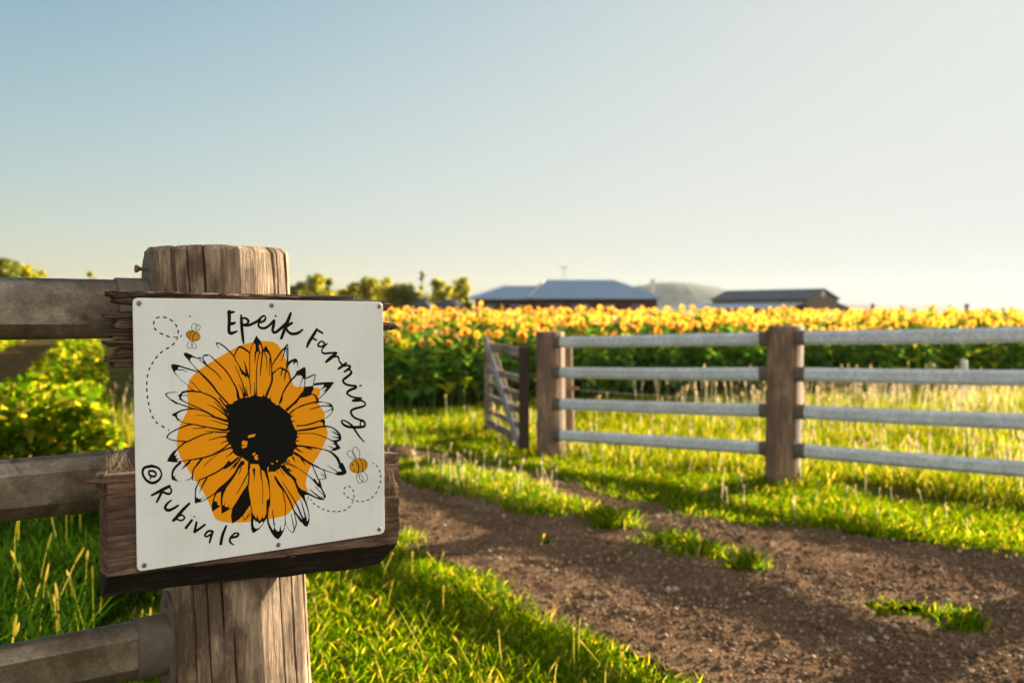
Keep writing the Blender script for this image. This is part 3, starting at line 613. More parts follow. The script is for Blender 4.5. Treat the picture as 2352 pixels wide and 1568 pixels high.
STROKES = [
 (F1, '290,830,25 400,835,18 500,880,8', '212,890,20 300,1000,8 420,1110,8 520,1190,10 610,1275,16 700,1310,18 800,1320,22',
  '535,1058,10 640,1150,16 740,1260,14 820,1335,25 950,1385,30 1080,1450,32 1160,1520,36 1230,1590,36',
  '530,610,25 640,740,14 750,860,30 850,960,45 980,1090,48 1090,1220,45 1160,1320,40 1280,1450,38 1400,1580,40',
  '640,540,25 720,570,14 830,650,16 930,730,30 1050,820,24 1170,920,24 1220,990,22 1285,1075,6',
  '835,580,10 850,540,22 890,505,34 940,505,36 980,495,14 1060,560,22 1200,690,30 1350,840,32 1450,980,30 1500,1070,26 1560,1170,32 1610,1280,40 1630,1400,60 1650,1480,60',
  '850,580,18 880,650,36 930,720,30', '1210,365,6 1170,290,14 1148,250,24 1170,228,26 1250,260,28 1350,330,28 1450,430,28 1540,530,26 1600,650,22 1660,750,24 1700,840,50',
  '1540,530,24 1600,410,28 1655,320,40 1750,345,44 1840,410,38 1900,455,34', '1765,622,8 1800,740,26 1830,880,50 1870,980,30',
  '1560,725,8 1640,900,18 1720,1100,22 1780,1280,30 1800,1400,60', '1645,1140,6 1690,1240,16 1740,1330,30 1770,1440,50', '1708,1160,6 1760,1290,14', '1808,1210,8 1830,1320,20 1850,1430,30',
  '1895,440,20 1893,600,18 1895,900,16 1890,1050,20 1912,1200,22 1912,1370,16', '2030,420,40 2015,600,18 2010,690,8', '2120,440,30 2085,560,22 2060,700,20 2045,900,22 2045,1200,20 2045,1420,30',
  '2180,400,30 2170,550,22 2150,780,22 2130,965,12', '2000,1110,12 2005,1250,14 2010,1400,40', '280,1330,5 180,1330,16 80,1345,18 15,1380,28 60,1440,22 150,1520,24 260,1590,24'),
 (F3, '160,50,24 220,90,24 350,150,24 520,205,26 600,235,30 720,260,28', '330,20,40 420,80,22 560,150,26 720,215,26 880,295,26 1000,360,36 1110,430,40 1250,480,50 1380,520,60',
  '280,495,20 370,540,16 500,575,18 640,595,24 860,640,26 1060,680,32 1200,705,36 1330,725,50 1430,700,60', '720,260,20 860,305,18 1000,370,24 1110,435,24', '710,390,12 850,395,12 1000,415,14 1110,440,30',
  '985,487,8 1120,525,14 1280,575,20 1400,610,30', '940,143,8 1080,200,18 1200,270,24 1330,370,40 1400,420,60', '1100,95,10 1200,180,22 1300,270,34 1380,350,50',
  '1090,0,32 1200,110,26 1300,215,26 1400,325,40', '1215,0,32 1290,110,32 1360,190,40', '1280,0,18 1390,110,24',
  '600,600,28 520,605,36 400,650,28 300,690,28 180,750,28 100,800,28 50,860,28 45,885,24 90,920,16 180,950,20 300,965,22 440,975,30', '620,690,14 760,680,16 900,660,30', '895,750,8 1050,752,16 1150,765,30 1300,775,30 1430,775,30',
  '1060,780,30 940,800,24 800,845,30 660,905,30 540,965,32 440,1000,40 350,1080,30 270,1150,30 180,1260,60', '300,1428,24 450,1405,18 600,1385,28 780,1355,34 900,1330,36 1050,1280,36 1160,1225,40 1290,1150,40 1390,1060,30 1430,1030,40',
  '965,945,10 1100,915,20 1240,875,24 1400,870,50', '1240,1025,10 1330,985,22 1400,960,30', '1265,1210,14 1330,1170,30 1450,1120,40 1520,1120,40', '1250,1205,16 1120,1300,12 1000,1400,14 860,1535,14', '1365,1330,10 1450,1270,22 1530,1200,40',
  '340,1440,30 270,1510,50 200,1590,50', '570,1400,30 480,1490,40 400,1568,24', '820,1370,40 740,1460,40 680,1550,30', '1640,1340,40 1500,1460,60 1340,1568,60', '1700,1330,30 1620,1450,40 1540,1568,30'),
 (F5, '340,0,50 240,90,50 175,190,48 160,290,40', '540,0,40 450,70,30 370,148,8', '760,0,34 660,110,30 625,190,30 615,290,26 605,330,40 620,375,18 700,385,6 760,375,10', '1430,0,90 1340,80,40 1200,180,34 1050,260,36 920,320,30 780,375,26',
  '1600,0,35 1530,70,24 1445,178,6', '1730,0,100 1650,90,60 1560,250,50 1420,430,80 1300,550,110 1200,620,80 1100,695,26 960,780,24 850,850,14 780,870,12', '1375,70,10 1300,160,8', '1710,90,20 1680,180,16 1645,270,6',
  '1890,0,60 1870,150,40 1880,300,30 1865,450,30 1850,560,30', '1900,100,20 1850,240,22 1760,420,24 1605,700,10', '940,330,30 880,430,36 820,550,24 770,655,8', '270,408,8 355,410,3', '440,400,4 520,375,14 590,335,14',
  '1750,1170,10 1770,1260,16 1785,1280,14 1840,1220,20 1935,1120,16', '1835,1210,12 1890,1065,6', '1990,150,60 1995,300,18 1990,405,8', '2140,100,30 2150,300,26 2180,450,14 2190,700,12 2180,915,10', '1925,980,16 1940,1060,20 1950,1120,20'),
 (F6, '350,200,60 410,400,40 435,600,18 440,780,20 420,900,60 390,1050,50 390,1250,30 430,1400,40 490,1530,60', '715,580,16 750,720,20 785,900,18 790,1100,14 785,1250,14 795,1370,22',
  '555,310,40 640,460,60 715,560,50 790,660,30 880,830,34 940,970,34 990,1080,30 1060,1180,40 1150,1300,60', '728,415,8 830,590,16 960,790,22 1060,970,32 1150,1180,34 1190,1250,40', '1115,800,4 1170,950,20 1220,1130,26 1250,1250,40',
  '670,150,12 760,270,12', '600,160,14 625,245,6', '740,90,110 860,240,70 980,350,60 1050,520,50 1120,640,100 1190,760,70 1250,900,32 1300,1060,22 1320,1200,18 1310,1320,30', '1300,715,10 1303,790,8 1258,870,10',
  '1325,585,8 1440,680,24 1560,770,30 1620,775,20', '1455,530,8 1560,640,14 1650,725,14', '700,0,30 900,50,14 1080,130,10 1250,245,16 1400,370,26 1540,520,50', '1390,60,16 1450,190,20 1520,350,24 1560,400,30',
  '1320,0,50 1400,50,20 1530,110,18 1660,160,22 1760,195,16 1900,235,12 2000,250,40', '1545,365,8 1650,355,16 1690,340,26 1695,300,24 1670,220,18 1645,175,16', '1580,265,8 1670,310,12', '1590,228,8 1665,270,12', '1720,50,8 1830,120,12 1945,195,20',
  '795,1370,6 870,1490,8 945,1560,10 970,1540,24 1000,1460,24 1035,1360,20 1020,1260,18 985,1090,14', '912,1130,8 950,1300,16 980,1470,14', '850,150,60 940,190,8', '960,340,60 1050,365,8'),
 (F7, '722,658,10 740,800,20 765,1000,30'),
 (F4, '660,150,14 700,60,34 720,0,30', '820,270,60 900,200,50 1000,110,50 1100,0,44', '880,370,30 960,290,34 1030,240,20 1170,175,34 1330,125,28 1500,95,40 1620,98,14 1740,120,20 1810,160,40 1850,230,30 1850,280,24 1820,350,14 1740,420,14 1650,475,14 1500,535,30 1350,585,34 1200,615,26 1050,625,30',
  '1335,265,10 1450,230,22 1580,190,22 1700,178,22 1820,190,40', '1640,335,12 1740,295,14 1840,250,18', '910,410,30 975,408,10', '950,530,30 1000,520,8', '1020,740,30 1200,720,44 1400,690,50 1550,655,36 1700,640,34 1820,660,26 1940,740,36 2010,840,46 2010,930,60',
  '1060,800,16 1300,797,14 1480,810,18 1640,870,18 1780,930,18 1900,990,40', '1830,755,12 1900,785,24 1985,840,28', '1850,873,12 1920,885,22 1990,900,30', '1740,1078,8 1850,1115,18', '1845,1015,8 1890,1045,16',
  '1050,1070,40 1200,1085,34 1400,1110,34 1560,1140,20 1720,1175,26 1830,1230,40 1950,1350,60 2010,1480,60 2050,1568,80', '1230,1110,20 1340,1140,34 1400,1160,6', '1040,1140,30 1100,1180,30 1190,1225,6', '1000,1240,60 1130,1320,50 1250,1410,44 1380,1480,30 1540,1560,26',
  '1150,1360,40 1200,1440,24 1238,1495,6', '960,1330,40 1000,1430,10', '850,1400,30 885,1435,8', '760,1420,30 900,1480,16 1050,1560,12', '1050,880,40 1085,875,12', '1040,965,30 1100,963,10'),
 (F2, '280,400,40 260,600,26 240,800,22 227,965,12', '315,430,20 355,530,20 375,680,14 370,880,6', '445,560,30 440,760,16 432,970,8', '470,600,22 478,800,14 490,950,40 490,1060,44 450,1200,40 400,1310,50 360,1420,50', '478,760,12 520,680,26 600,560,30 700,420,34 790,330,44 840,250,10',
  '840,260,10 848,400,20 840,560,30 830,700,40 810,840,16', '790,350,30 760,460,20 695,640,8', '825,350,24 808,535,6', '520,900,40 600,830,20 680,785,28 740,815,40 810,850,40 860,900,24 885,980,26 900,1060,20', '720,820,30 705,900,24 685,970,12', '795,880,26 775,1000,24 768,1060,12',
  '1245,1030,20 1350,975,30 1455,935,16 1440,1030,16 1415,1180,16', '1225,1080,20 1218,1200,14', '1380,1375,20 1450,1400,34 1490,1470,40 1510,1520,50 1480,1560,40', '655,1568,26 700,1450,30 740,1340,30 820,1200,34 920,1060,40 1020,960,40 1060,880,50', '1020,1568,44 1100,1450,44 1180,1380,100',
  '490,760,14 485,860,20 500,940,30', '300,1370,8 300,1430,30', '460,1440,8 450,1510,30'),
]
for row in STROKES:
    for s in row[1:]: fl.stroke(row[0], pts2(s))
# light gaps lying over the black
fl.fill(F5, pts2('1990,1262 1972,1350 1990,1440 2040,1475 2110,1450 2200,1340 2190,1315 2150,1325 2110,1365 2050,1305 2025,1340 2015,1290'), m=1)
fl.fill(F6, pts2('1222,745 1245,860 1258,868 1296,800 1290,735 1255,722'), m=1)
for fr, s in ((F3, '1845,865 1880,835 1930,830 1970,812 2025,815 2020,840 1980,880 1920,885 1880,905'), (F3, '1755,945 1775,970 1840,970 1845,1040 1805,1060 1838,1080 1830,1100 1735,1135 1705,1090 1760,1070 1765,1060 1712,1045 1715,990'),
              (F3, '1945,1270 1990,1225 2028,1230 2010,1270 1970,1288'), (F3, '1995,1300 2050,1268 2078,1290 2065,1330 2095,1360 2080,1385 2030,1395 2000,1365'), (F4, '450,1470 515,1455 515,1500'), (F4, '580,1430 600,1390 622,1400 610,1445'), (F6, '385,95 412,95 405,180 380,210')):
    fl.fill(fr, pts2(s), m=2)
fl.build('flower_drawing', [M['ink'], M['panel'], M['orange']], panel)
LET = [
 (T1, '203,205,72 205,420,64 200,640,62 245,685,66 320,665,50 380,640,34', '190,222,62 270,215,52 312,210,36', '205,480,60 280,468,60 330,450,46', '472,285,40 478,400,58 490,600,60 510,800,54 525,905,36',
  '490,352,40 570,350,45 635,410,50 600,475,40 520,500,50 640,505,56 760,455,56 835,415,54 895,358,46 950,308,42 1000,303,38 1014,350,42 988,402,50 930,430,50 878,450,42 858,490,40 866,530,44 915,565,48 1000,570,52 1090,520,50 1170,440,50 1212,395,44 1195,520,62 1175,620,50 1215,670,54 1290,635,58 1400,540,62 1480,465,60',
  '1580,240,50 1500,460,70 1430,640,62 1370,800,54', '1610,455,50 1530,505,56 1480,560,44 1530,655,50 1620,700,58 1740,680,56 1845,610,38', '1238,288,28 1246,312,30'),
 (T2, '612,170,40 560,270,72 460,430,76 380,560,74 335,680,50', '620,205,50 700,250,56 770,290,44', '510,440,50 590,490,44', '810,560,44 740,520,40 665,575,46 650,650,46 740,668,48 810,620,44 820,560,40', '890,590,44 800,680,46 750,760,32 760,830,42 830,860,52 950,852,54 1150,840,48 1100,900,76 980,1000,86 870,1100,60',
  '1080,965,36 1180,945,48 1222,985,42 1230,1060,36 1290,1145,46 1340,1180,48 1430,1130,56', '1400,1170,60 1300,1230,66 1220,1290,58', '1350,1215,46 1480,1195,48 1540,1225,52 1500,1290,66 1380,1375,48', '1510,1310,50 1562,1350,46 1575,1420,50 1500,1490,50 1400,1568,52'),
 (T3, '655,0,40 580,70,40 500,130,40 485,190,42 550,245,42 650,268,40 740,278,44 735,320,48 640,355,50 570,405,42 580,450,36 660,500,34 760,525,40 860,530,34', '830,277,24 855,268,32', '690,582,48 790,572,62 860,580,40 930,620,28 945,670,30 880,710,40 740,745,44 655,790,40 650,850,38 710,930,38 820,980,40 900,1010,46 938,1060,34 920,1120,46 830,1135,52 700,1138,52 560,1120,48 470,1060,38 455,1000,28 510,1000,26 600,1050,34 680,1120,36 790,1290,32 915,1440,22', '855,1010,26 840,1060,24 845,1110,24'),
 (T4, '240,138,46 350,172,32 405,260,24 380,350,34 310,410,42 230,422,44 140,370,38 85,260,34 115,170,42 240,138,46', '200,222,30 270,225,34 313,270,28 285,315,34 215,300,34 192,260,28 200,218,30', '228,318,24 212,365,18', '540,480,44 420,540,48 240,635,32', '548,500,26 575,560,26 530,612,36 425,578,36', '400,592,42 370,660,38 325,745,32',
  '570,715,22 490,790,38 470,860,42 530,888,44 620,850,38 690,805,30', '875,775,36 760,890,48 640,1030,48 605,1060,42', '690,985,30 760,972,28 795,1020,26 740,1062,28 660,1035,28', '920,1055,36 820,1185,42', '958,993,20 966,998,20', '1000,1090,32 968,1240,40', '965,1255,40 1050,1200,38 1140,1130,32',
  '1270,1245,38 1200,1240,34 1142,1305,32 1170,1335,28 1235,1300,32', '1272,1250,36 1240,1360,34 1220,1435,28', '1502,1155,32 1440,1310,44 1410,1460,42', '1595,1352,34 1690,1325,36 1708,1280,26 1640,1282,28 1572,1360,32 1572,1430,32 1630,1472,16'),
]
for rows_ in (LET[:3], LET[3:]):
    le = Art()
    for row in rows_:
        for s in row[1:]: le.stroke(row[0], [(x, y, w * 1.14) for x, y, w in pts2(s)])
    if rows_[0][0] is T1: le.fill(T1, pts2('830,425 900,350 925,385 915,420 880,455')); le.fill(T1, pts2('913,405 935,368 970,332 1000,318 1006,326 1000,346 972,378 945,402 922,411'), m=1)
    le.build('lettering', [M['ink'], M['panel']], panel)
tr = Art()
for q in '465,402,548,376 622,375,714,398 772,424,848,476 898,532,946,604 962,665,968,752 425,462,412,548 424,614,480,682 545,735,630,768 696,790,778,826 1012,812,1046,790 890,955,822,1016 768,1053,690,1096 622,1138,558,1194 508,1242,450,1312 412,1372,365,1446 335,1505,305,1568'.split():
    tr.dash(T6, *[float(v) for v in q.split(',')], 30)
tr.stroke(T6, pts2('848,832,12 940,828,20 955,840,20 925,895,16'))
for q in '394,1000,389,1026 386,1055,386,1081 385,1105,387,1131 389,1158,393,1183 397,1208,402,1232 408,1260,416,1285 424,1310,438,1333 452,1352,468,1371 495,1384,520,1400 546,1414,553,1416'.split():
    tr.dash(Z1, *[float(v) for v in q.split(',')], 10)
tr.build('flight_trail', M['ink'], panel)
tr = Art()
for q in '1437,420,1457,432 1495,460,1527,496 1548,540,1570,594 1578,634,1580,690 1580,738,1568,790 1556,842,1536,892 1514,942,1480,990 1448,1028,1404,1060 1366,1090,1318,1110 1272,1120,1220,1126 1174,1128,1122,1114 995,1062,947,1034 913,1002,897,954 902,900,934,858 984,842,1026,866 1060,904,1080,950 1086,1000,1086,1058 1022,1208,978,1248 945,1280,886,1298 842,1304,782,1318 742,1310,686,1312 640,1306,586,1294 540,1282,496,1262 452,1240,406,1210 370,1186,332,1148 288,1082,304,1106'.split():
    tr.dash(T5, *[float(v) for v in q.split(',')], 19)
tr.stroke(T5, pts2('1035,1080,10 1075,1090,14 1048,1160,12'))
tr.build('flight_trail', M['ink'], panel)
def bee(fr, cx, cy, rx, ry, rot, strokes, eyes):
    b = Art(); b.disc(fr, cx, cy, rx + 5, ry + 5, rot, 0); b.disc(fr, cx, cy, rx - 4, ry - 4, rot, 1)
    for s in strokes: b.stroke(fr, pts2(s))
    for x, y, r in eyes: b.disc(fr, x, y, r, m=0, n=14)
    b.build('bee', [M['ink'], M['beeorange']], panel)
bee(T6, 1303, 797, 160, 112, .35, ['1215,705,12 1175,770,12 1185,835,16', '1285,690,16 1230,780,16 1225,880,14', '1370,715,20 1300,800,20 1300,910,20', '1285,680,10 1262,590,10 1325,518,11 1390,570,11 1368,680,10', '1345,665,9 1345,600,9 1410,552,10 1462,600,10 1400,705,10',
   '1235,895,9 1165,1000,10 1210,1082,10 1270,1040,10 1290,980,10 1285,925,9', '1268,920,9 1258,990,9 1320,1090,10 1370,1030,10 1310,920,9', '1150,745,8 1130,738,3'], [(1407, 787, 13), (1381, 880, 13)])
bee(T5, 1170, 468, 165, 130, -.28, ['1110,370,14 1170,460,20 1168,595,20', '1195,345,12 1248,450,14 1240,575,16', '1270,360,12 1300,430,10 1305,505,10', '1115,350,9 1000,300,9 962,235,9 1010,188,9 1075,225,9 1130,328,9', '1115,330,9 1065,240,9 1080,140,9 1140,135,9 1192,230,9 1183,330,9',
   '1160,605,10 1135,700,9 1175,788,10 1240,760,10 1250,690,9 1210,625,9', '1185,625,11 1190,700,11 1260,768,9 1335,720,9 1325,640,9 1260,575,7', '1335,418,5 1360,416,2'], [(1057, 448, 16), (1088, 557, 14)])
sp = Art()                                          # fly specks and grime
for k in range(46):
    sp.disc(O1, rng.uniform(560, 1510), rng.uniform(1225, 2060), rng.uniform(.5, 1.4), m=1, n=7)
sp.disc(T6, 1226, 362, 22, 20, m=1, n=9); sp.disc((540, 1200, 5.6), 90, 140, 20, 6, m=1, n=9)
panel.data.materials.append(M['rust']); absorb(panel, sp.build('specks', [M['panel'], M['rust']], sign_root))
for ox, oy in ((555.2, 1211.8), (1085.5, 1220.9), (1516.2, 1224.6), (576, 2259.3), (1112.3, 2177.3), (1516.2, 2115.2)):
    c = onsign(ox, oy, 0.0); rr = .0042
    prof = [(rr, 0.0), (rr, .0012), (rr * .8, .0022), (rr * .42, .0024), (rr * .40, .0008)]; ns = 16; V = []
    for r_, h in prof:
        for k in range(ns):
            an = 2 * math.pi * k / ns + .2; q = r_
            if r_ < rr * .5: q = r_ * .78 / max(abs(math.cos(an)), abs(math.sin(an)))
            V.append(c + TD * q * math.cos(an) + ZD * q * math.sin(an) + ND * h)
    Fs = [(j * ns + i, j * ns + (i + 1) % ns, (j + 1) * ns + (i + 1) % ns, (j + 1) * ns + i) for j in range(4) for i in range(ns)] + [tuple(range(4 * ns, 5 * ns))]
    mk('screw', V, Fs, M['screw'], sign_root)

# rough boards behind the panel: rows of fibres with broken ends
def uv(ox, oy, off=0):
    p = onsign(ox, oy, 0); return (p - S0) @ TD, p[2]
def plank(name, cornersL, cornersR, mat, thick, seed, fray_l, fray_r, relief, rows=70, cols=90, front=-.0034, bevel=None, notch_l=None, ends_r=None):
    """cornersL: (top, bottom) photo coords of the left end, cornersR: right end"""
    r = np.random.default_rng(seed)
    a0, zt0 = uv(*cornersL[0]); a1, zb0 = uv(*cornersL[1]); b0, zt1 = uv(*cornersR[0]); b1, zb1 = uv(*cornersR[1])
    lvl = []
    while len(lvl) < rows: lvl += [r.random() ** 1.3] * int(r.integers(2, 8))
    jl = fray_l * (np.array(lvl[:rows]) + .15 * (vn(np.arange(rows) * .8, np.zeros(rows), seed + 1) + .5)); jl = jl + (notch_l[2] * np.exp(-((np.arange(rows) / rows - notch_l[0]) / notch_l[1]) ** 4) if notch_l else 0)
    jr = fray_r * (vn(np.arange(rows) * .28, np.zeros(rows) + 3, seed) + .5 + .6 * (vn(np.arange(rows) * .8, np.zeros(rows), seed + 2) + .5))
    if ends_r: jr = np.interp(np.arange(rows) / (rows - 1), [q[0] for q in ends_r], [(1603 - q[1]) * .0008 for q in ends_r]) + .003 * (vn(np.arange(rows) * .9, np.zeros(rows), seed + 2) + .5)
    V = np.zeros((2, rows, cols, 3))
    for i in range(rows):
        f = i / (rows - 1)
        L = a0 + (a1 - a0) * f + jl[i]; R = b0 + (b1 - b0) * f - jr[i]
        if bevel: R -= .022 * max(0, (f - .82) / .18)
        s = np.linspace(0, 1, cols); u = L + (R - L) * s
        zl = zt0 + (zb0 - zt0) * f; zr = zt1 + (zb1 - zt1) * f
        z = zl + (zr - zl) * ((u - a0) / (b0 - a0))
        fib = vn(np.full(cols, i * .55), u * 14, seed + 4) * .7 + vn(np.full(cols, i * 1.3), u * 30, seed + 5) * .3
        off = front - relief * (.5 - fib)
        if bevel and f > bevel[0]:
            off = off - bevel[1] * ((f - bevel[0]) / (1 - bevel[0])) ** .8
        back = np.full(cols, front - thick)
        if bevel and f > bevel[0]: back = np.minimum(back, off - .004)
        if bevel: z = z + .010 * vn(u * 5, np.full(cols, 2.0), seed + 9) * sstep(.6, 1, f) + .005 * vn(u * 14, np.full(cols, 4.0), seed + 10) * sstep(.7, 1, f)
        ed = .0025 * vn(u * 25, np.full(cols, f * 3), seed + 8) * (1 if i in (0, rows - 1) else 0)
        base = S0[None] * np.array([1, 1, 0]) + TD[None] * u[:, None]
        V[0, i] = base + ND[None] * off[:, None] + ZD[None] * (z + ed)[:, None]
        V[1, i] = base + ND[None] * back[:, None] + ZD[None] * (z + ed)[:, None]
    idx = np.arange(2 * rows * cols).reshape(2, rows, cols); F = []
    q = lambda a, b, c, d: np.stack([a.ravel(), b.ravel(), c.ravel(), d.ravel()], -1)
    A = idx[0]; B = idx[1]
    F.append(q(A[:-1, :-1], A[1:, :-1], A[1:, 1:], A[:-1, 1:])); F.append(q(B[:-1, :-1], B[:-1, 1:], B[1:, 1:], B[1:, :-1]))
    F.append(q(A[0, :-1], A[0, 1:], B[0, 1:], B[0, :-1])); F.append(q(A[-1, :-1], B[-1, :-1], B[-1, 1:], A[-1, 1:]))
    F.append(q(A[:-1, 0], B[:-1, 0], B[1:, 0], A[1:, 0])); F.append(q(A[:-1, -1], A[1:, -1], B[1:, -1], B[:-1, -1]))
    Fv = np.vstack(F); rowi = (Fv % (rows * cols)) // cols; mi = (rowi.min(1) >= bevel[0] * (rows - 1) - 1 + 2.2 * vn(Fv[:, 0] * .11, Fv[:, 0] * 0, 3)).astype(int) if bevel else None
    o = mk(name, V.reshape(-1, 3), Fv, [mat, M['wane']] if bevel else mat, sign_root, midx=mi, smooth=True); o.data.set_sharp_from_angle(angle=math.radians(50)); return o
up = plank('backing_board', ((416, 1163), (430, 1475)), ((1603, 1203), (1603, 1385)), M['rotplank'], .034, 61, .030, .030, .012, rows=84, cols=120, notch_l=(.215, .05, .034), ends_r=[(0, 1575), (.1, 1582), (.22, 1574), (.25, 1545), (.31, 1545), (.33, 1556), (.36, 1545), (.40, 1545), (.42, 1562), (.46, 1547), (.49, 1592), (.6, 1605), (.65, 1580), (.68, 1545), (.80, 1540), (.83, 1574), (.95, 1562), (1, 1535)])
up['label'] = 'rotted upper board with splintered frayed ends'
# the broken crest of the upper board, standing above the panel edge on the left two thirds
mb = MB()
for i in range(46):
    x = rng.uniform(420, 1180); y = 1168 + (x - 420) * .021 + rng.uniform(-4, 5); L = rng.uniform(60, 190)
    p0 = onsign(x, y, -.006 - rng.uniform(0, .02)); p1 = onsign(min(x + L, 1235), y + L * .021 + rng.uniform(-4, 4), -.006 - rng.uniform(0, .02))
    w = rng.uniform(.0012, .0034); mb.tube([p0, p0 * .6 + p1 * .4 + ZD * rng.uniform(-.001, .001), p1], [w * .5, w, w * .3], 6)
for i in range(6):                                 # splinters at both ends
    left = i < 4
    y = rng.uniform(1172, 1460) if left else rng.uniform(1215, 1370)
    x0 = rng.uniform(470, 540) if left else rng.uniform(1530, 1550); x1 = rng.uniform(412, 470) if left else rng.uniform(1556, 1592)
    p0 = onsign(x0, y, -.012 - rng.uniform(0, .02)); p1 = onsign(x1, y + rng.uniform(-5, 5), -.012 - rng.uniform(0, .02)); w = rng.uniform(.002, .0045)
    mb.tube([p0, p0 * .5 + p1 * .5, p1], [w, w, w * .35], 6)
absorb(up, mb.build('splinters', M['rotplank'], sign_root, smooth=True))
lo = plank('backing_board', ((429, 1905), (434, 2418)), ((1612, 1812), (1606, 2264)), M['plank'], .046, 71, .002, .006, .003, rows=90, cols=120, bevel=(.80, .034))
lo['label'] = 'solid red brown lower board with a dark bevelled lower edge'
mb = MB()                                           # long splinter peeling off the lower board's top left corner
for k, (x0, y0, x1, y1, w) in enumerate(((540, 1928, 330, 1930, .006), (540, 1936, 360, 1934, .007), (520, 1945, 395, 1950, .006), (500, 1955, 415, 1985, .005), (480, 1940, 385, 1968, .004), (560, 1922, 350, 1927, .004))):
    p0 = onsign(x0, y0, -.012 - .006 * (k % 3)); p1 = onsign(x1, y1, -.010 - .007 * (k % 3)); mb.tube([p0, p0 * .55 + p1 * .45, p0 * .2 + p1 * .8, p1], [w, w * .95, w * .5, w * .1], 8)
absorb(lo, mb.build('splinters', M['plank'], sign_root, smooth=True))
b0 = onsign(900, 1184, -.045); b1 = onsign(1456, 1190, -.045)
mb = MB(); d = (b1 - b0); L = np.linalg.norm(d); d /= L
mb.box((b0 + b1) / 2 - ZD * .03, (L / 2, .007, .034), d, ND, ZD, bev=.0015); mb.build('batten', M['batten'], sign_root)

def cobweb(label, pts_src, pts_dst, n, seed, sag=.01):
    r = np.random.default_rng(seed); mb = MB()
    for k in range(n):
        a = pts_src[r.integers(len(pts_src))] + r.normal(0, .006, 3); b = pts_dst[r.integers(len(pts_dst))] + r.normal(0, .008, 3)
        m_ = (a + b) / 2 + r.normal(0, .004, 3) - ZD * r.uniform(0, sag); mb.tube([a, (a + m_) / 2 + r.normal(0, .0015, 3), m_, (b + m_) / 2 + r.normal(0, .0015, 3), b], .00009, 3, cap=False)
    o = mb.build('cobweb', M['web']); props(o, label, 'cobweb'); return o
cobweb('dusty cobweb between the middle steel rail and the splintered lower board', [onsign(520 - 12 * i, 1800 + 4 * i, -.03) for i in range(6)], [onsign(525 - 25 * i, 1912 + 3 * i, -.01) for i in range(6)], 42, 5)
cobweb('dusty cobweb over the right end of the lower board', [onsign(1545 + 6 * i, 1815 + 18 * i, -.006) for i in range(6)], [onsign(1590, 1830 + 32 * i, -.006) for i in range(6)], 40, 6, .004)
cobweb('fine cobweb on the frayed right end of the upper board', [onsign(1540, 1215 + 20 * i, -.01) for i in range(8)], [onsign(1578, 1220 + 20 * i, -.01) for i in range(8)], 36, 7, .004)
# ------------------------------------------------------------------ the far fence across the road
FP = [np.array([-1.48 + .0, 12.3]), np.array([.395, 10.27]), np.array([2.27, 8.24]), np.array([4.145, 6.21])]
FD = np.array([.678, -.735, 0]); FN = np.array([.735, .678, 0])
RZS = {1: [1.113, .807, .484, .170], 2: [1.2054, .910, .604, .290], 3: [1.297, 1.0, .70, .37]}
far_fence = root('paddock_fence', (FP[2][0], FP[2][1], 0), 'grey four-rail paddock fence on thick brown timber posts beyond the dirt road', 'fence')
TOPS = {1: 1.225, 2: 1.308, 3: 1.39}
for k in (1, 2, 3):
    p = FP[k]
    timber_post('post', lambda z, p=p, k=k: p + np.array([(.010, -.022, 0)[k - 1] * -(z - 1.2), 0]), .150, -.4, TOPS[k], M['farpost'], far_fence, nseg=120, nring=40, ncrack=14, seed=40 + k, facet=[(-0.50 - .06 * (k - 1), .79)], chamf=.012, crackdepth=.008, fsoft=.45)
for k in (1, 2):
    for i in range(4):
        a = np.array([*FP[k], RZS[k][i]]); b = np.array([*FP[k + 1], RZS[k + 1][i]]); u = (b - a) / np.linalg.norm(b - a)
        off = -FN * .055                               # the rails sit towards the road side of the posts
        a2, b2 = a + u * .155 + off, b - u * .155 + off; mid = ZD * rng.uniform(-.008, .004)
        mb = MB(); pr = railprof(.056, .026); segs = 8; n = len(pr); P = []
        for s in range(segs + 1):
            c = a2 + (b2 - a2) * s / segs + mid * 4 * (s / segs) * (1 - s / segs)
            for q, w in pr: P.append(c + FN * q + ZD * w)
        mb.add(P, [(s * n + j, s * n + (j + 1) % n, (s + 1) * n + (j + 1) % n, (s + 1) * n + j) for s in range(segs) for j in range(n)] + [tuple(range(n - 1, -1, -1)), tuple(range(segs * n, segs * n + n))])
        smooth_angle(mb.build('rail', M['fargalv'], far_fence), 31)
        for end, dr in ((a2, u), (b2, -u)):
            mb = MB(); sweep(mb, end - dr * .03, end + dr * .055, obround(.061, .031, 8), FN)
            sweep(mb, end - dr * .034, end - dr * .026, obround(.085, .045, 8), FN)
            smooth_angle(mb.build('bracket', M['bracket'], far_fence))

# slim strainer post and wires of the stock fence behind
wf = root('wire_fence', (.66, 10.72, -.08), 'slim pale timber post with plain wires strung behind the grey rail fence', 'wire fence')
timber_post('post', lambda z: np.array([.62 - .03 * z, 10.62]), .05, -.4, 1.08, M['farpost'], wf, nseg=40, nring=12, ncrack=4, seed=77)
for z0, z1 in ((.60, .70),):
    mb = MB(); P0 = np.array([.62, 10.60, z0]); P1 = np.array([5.4, 6.9, z1]); mb.tube([P0 + (P1 - P0) * t - ZD * .05 * 4 * t * (1 - t) for t in np.linspace(0, 1, 9)], .0013, 5); mb.build('wire', M['fargalv'], wf)
mb = MB(); mb.tube([(.60, 10.58, .62), (.70, 10.50, .625)], [.03, .012], 8); mb.build('insulator', M['stone'], wf)

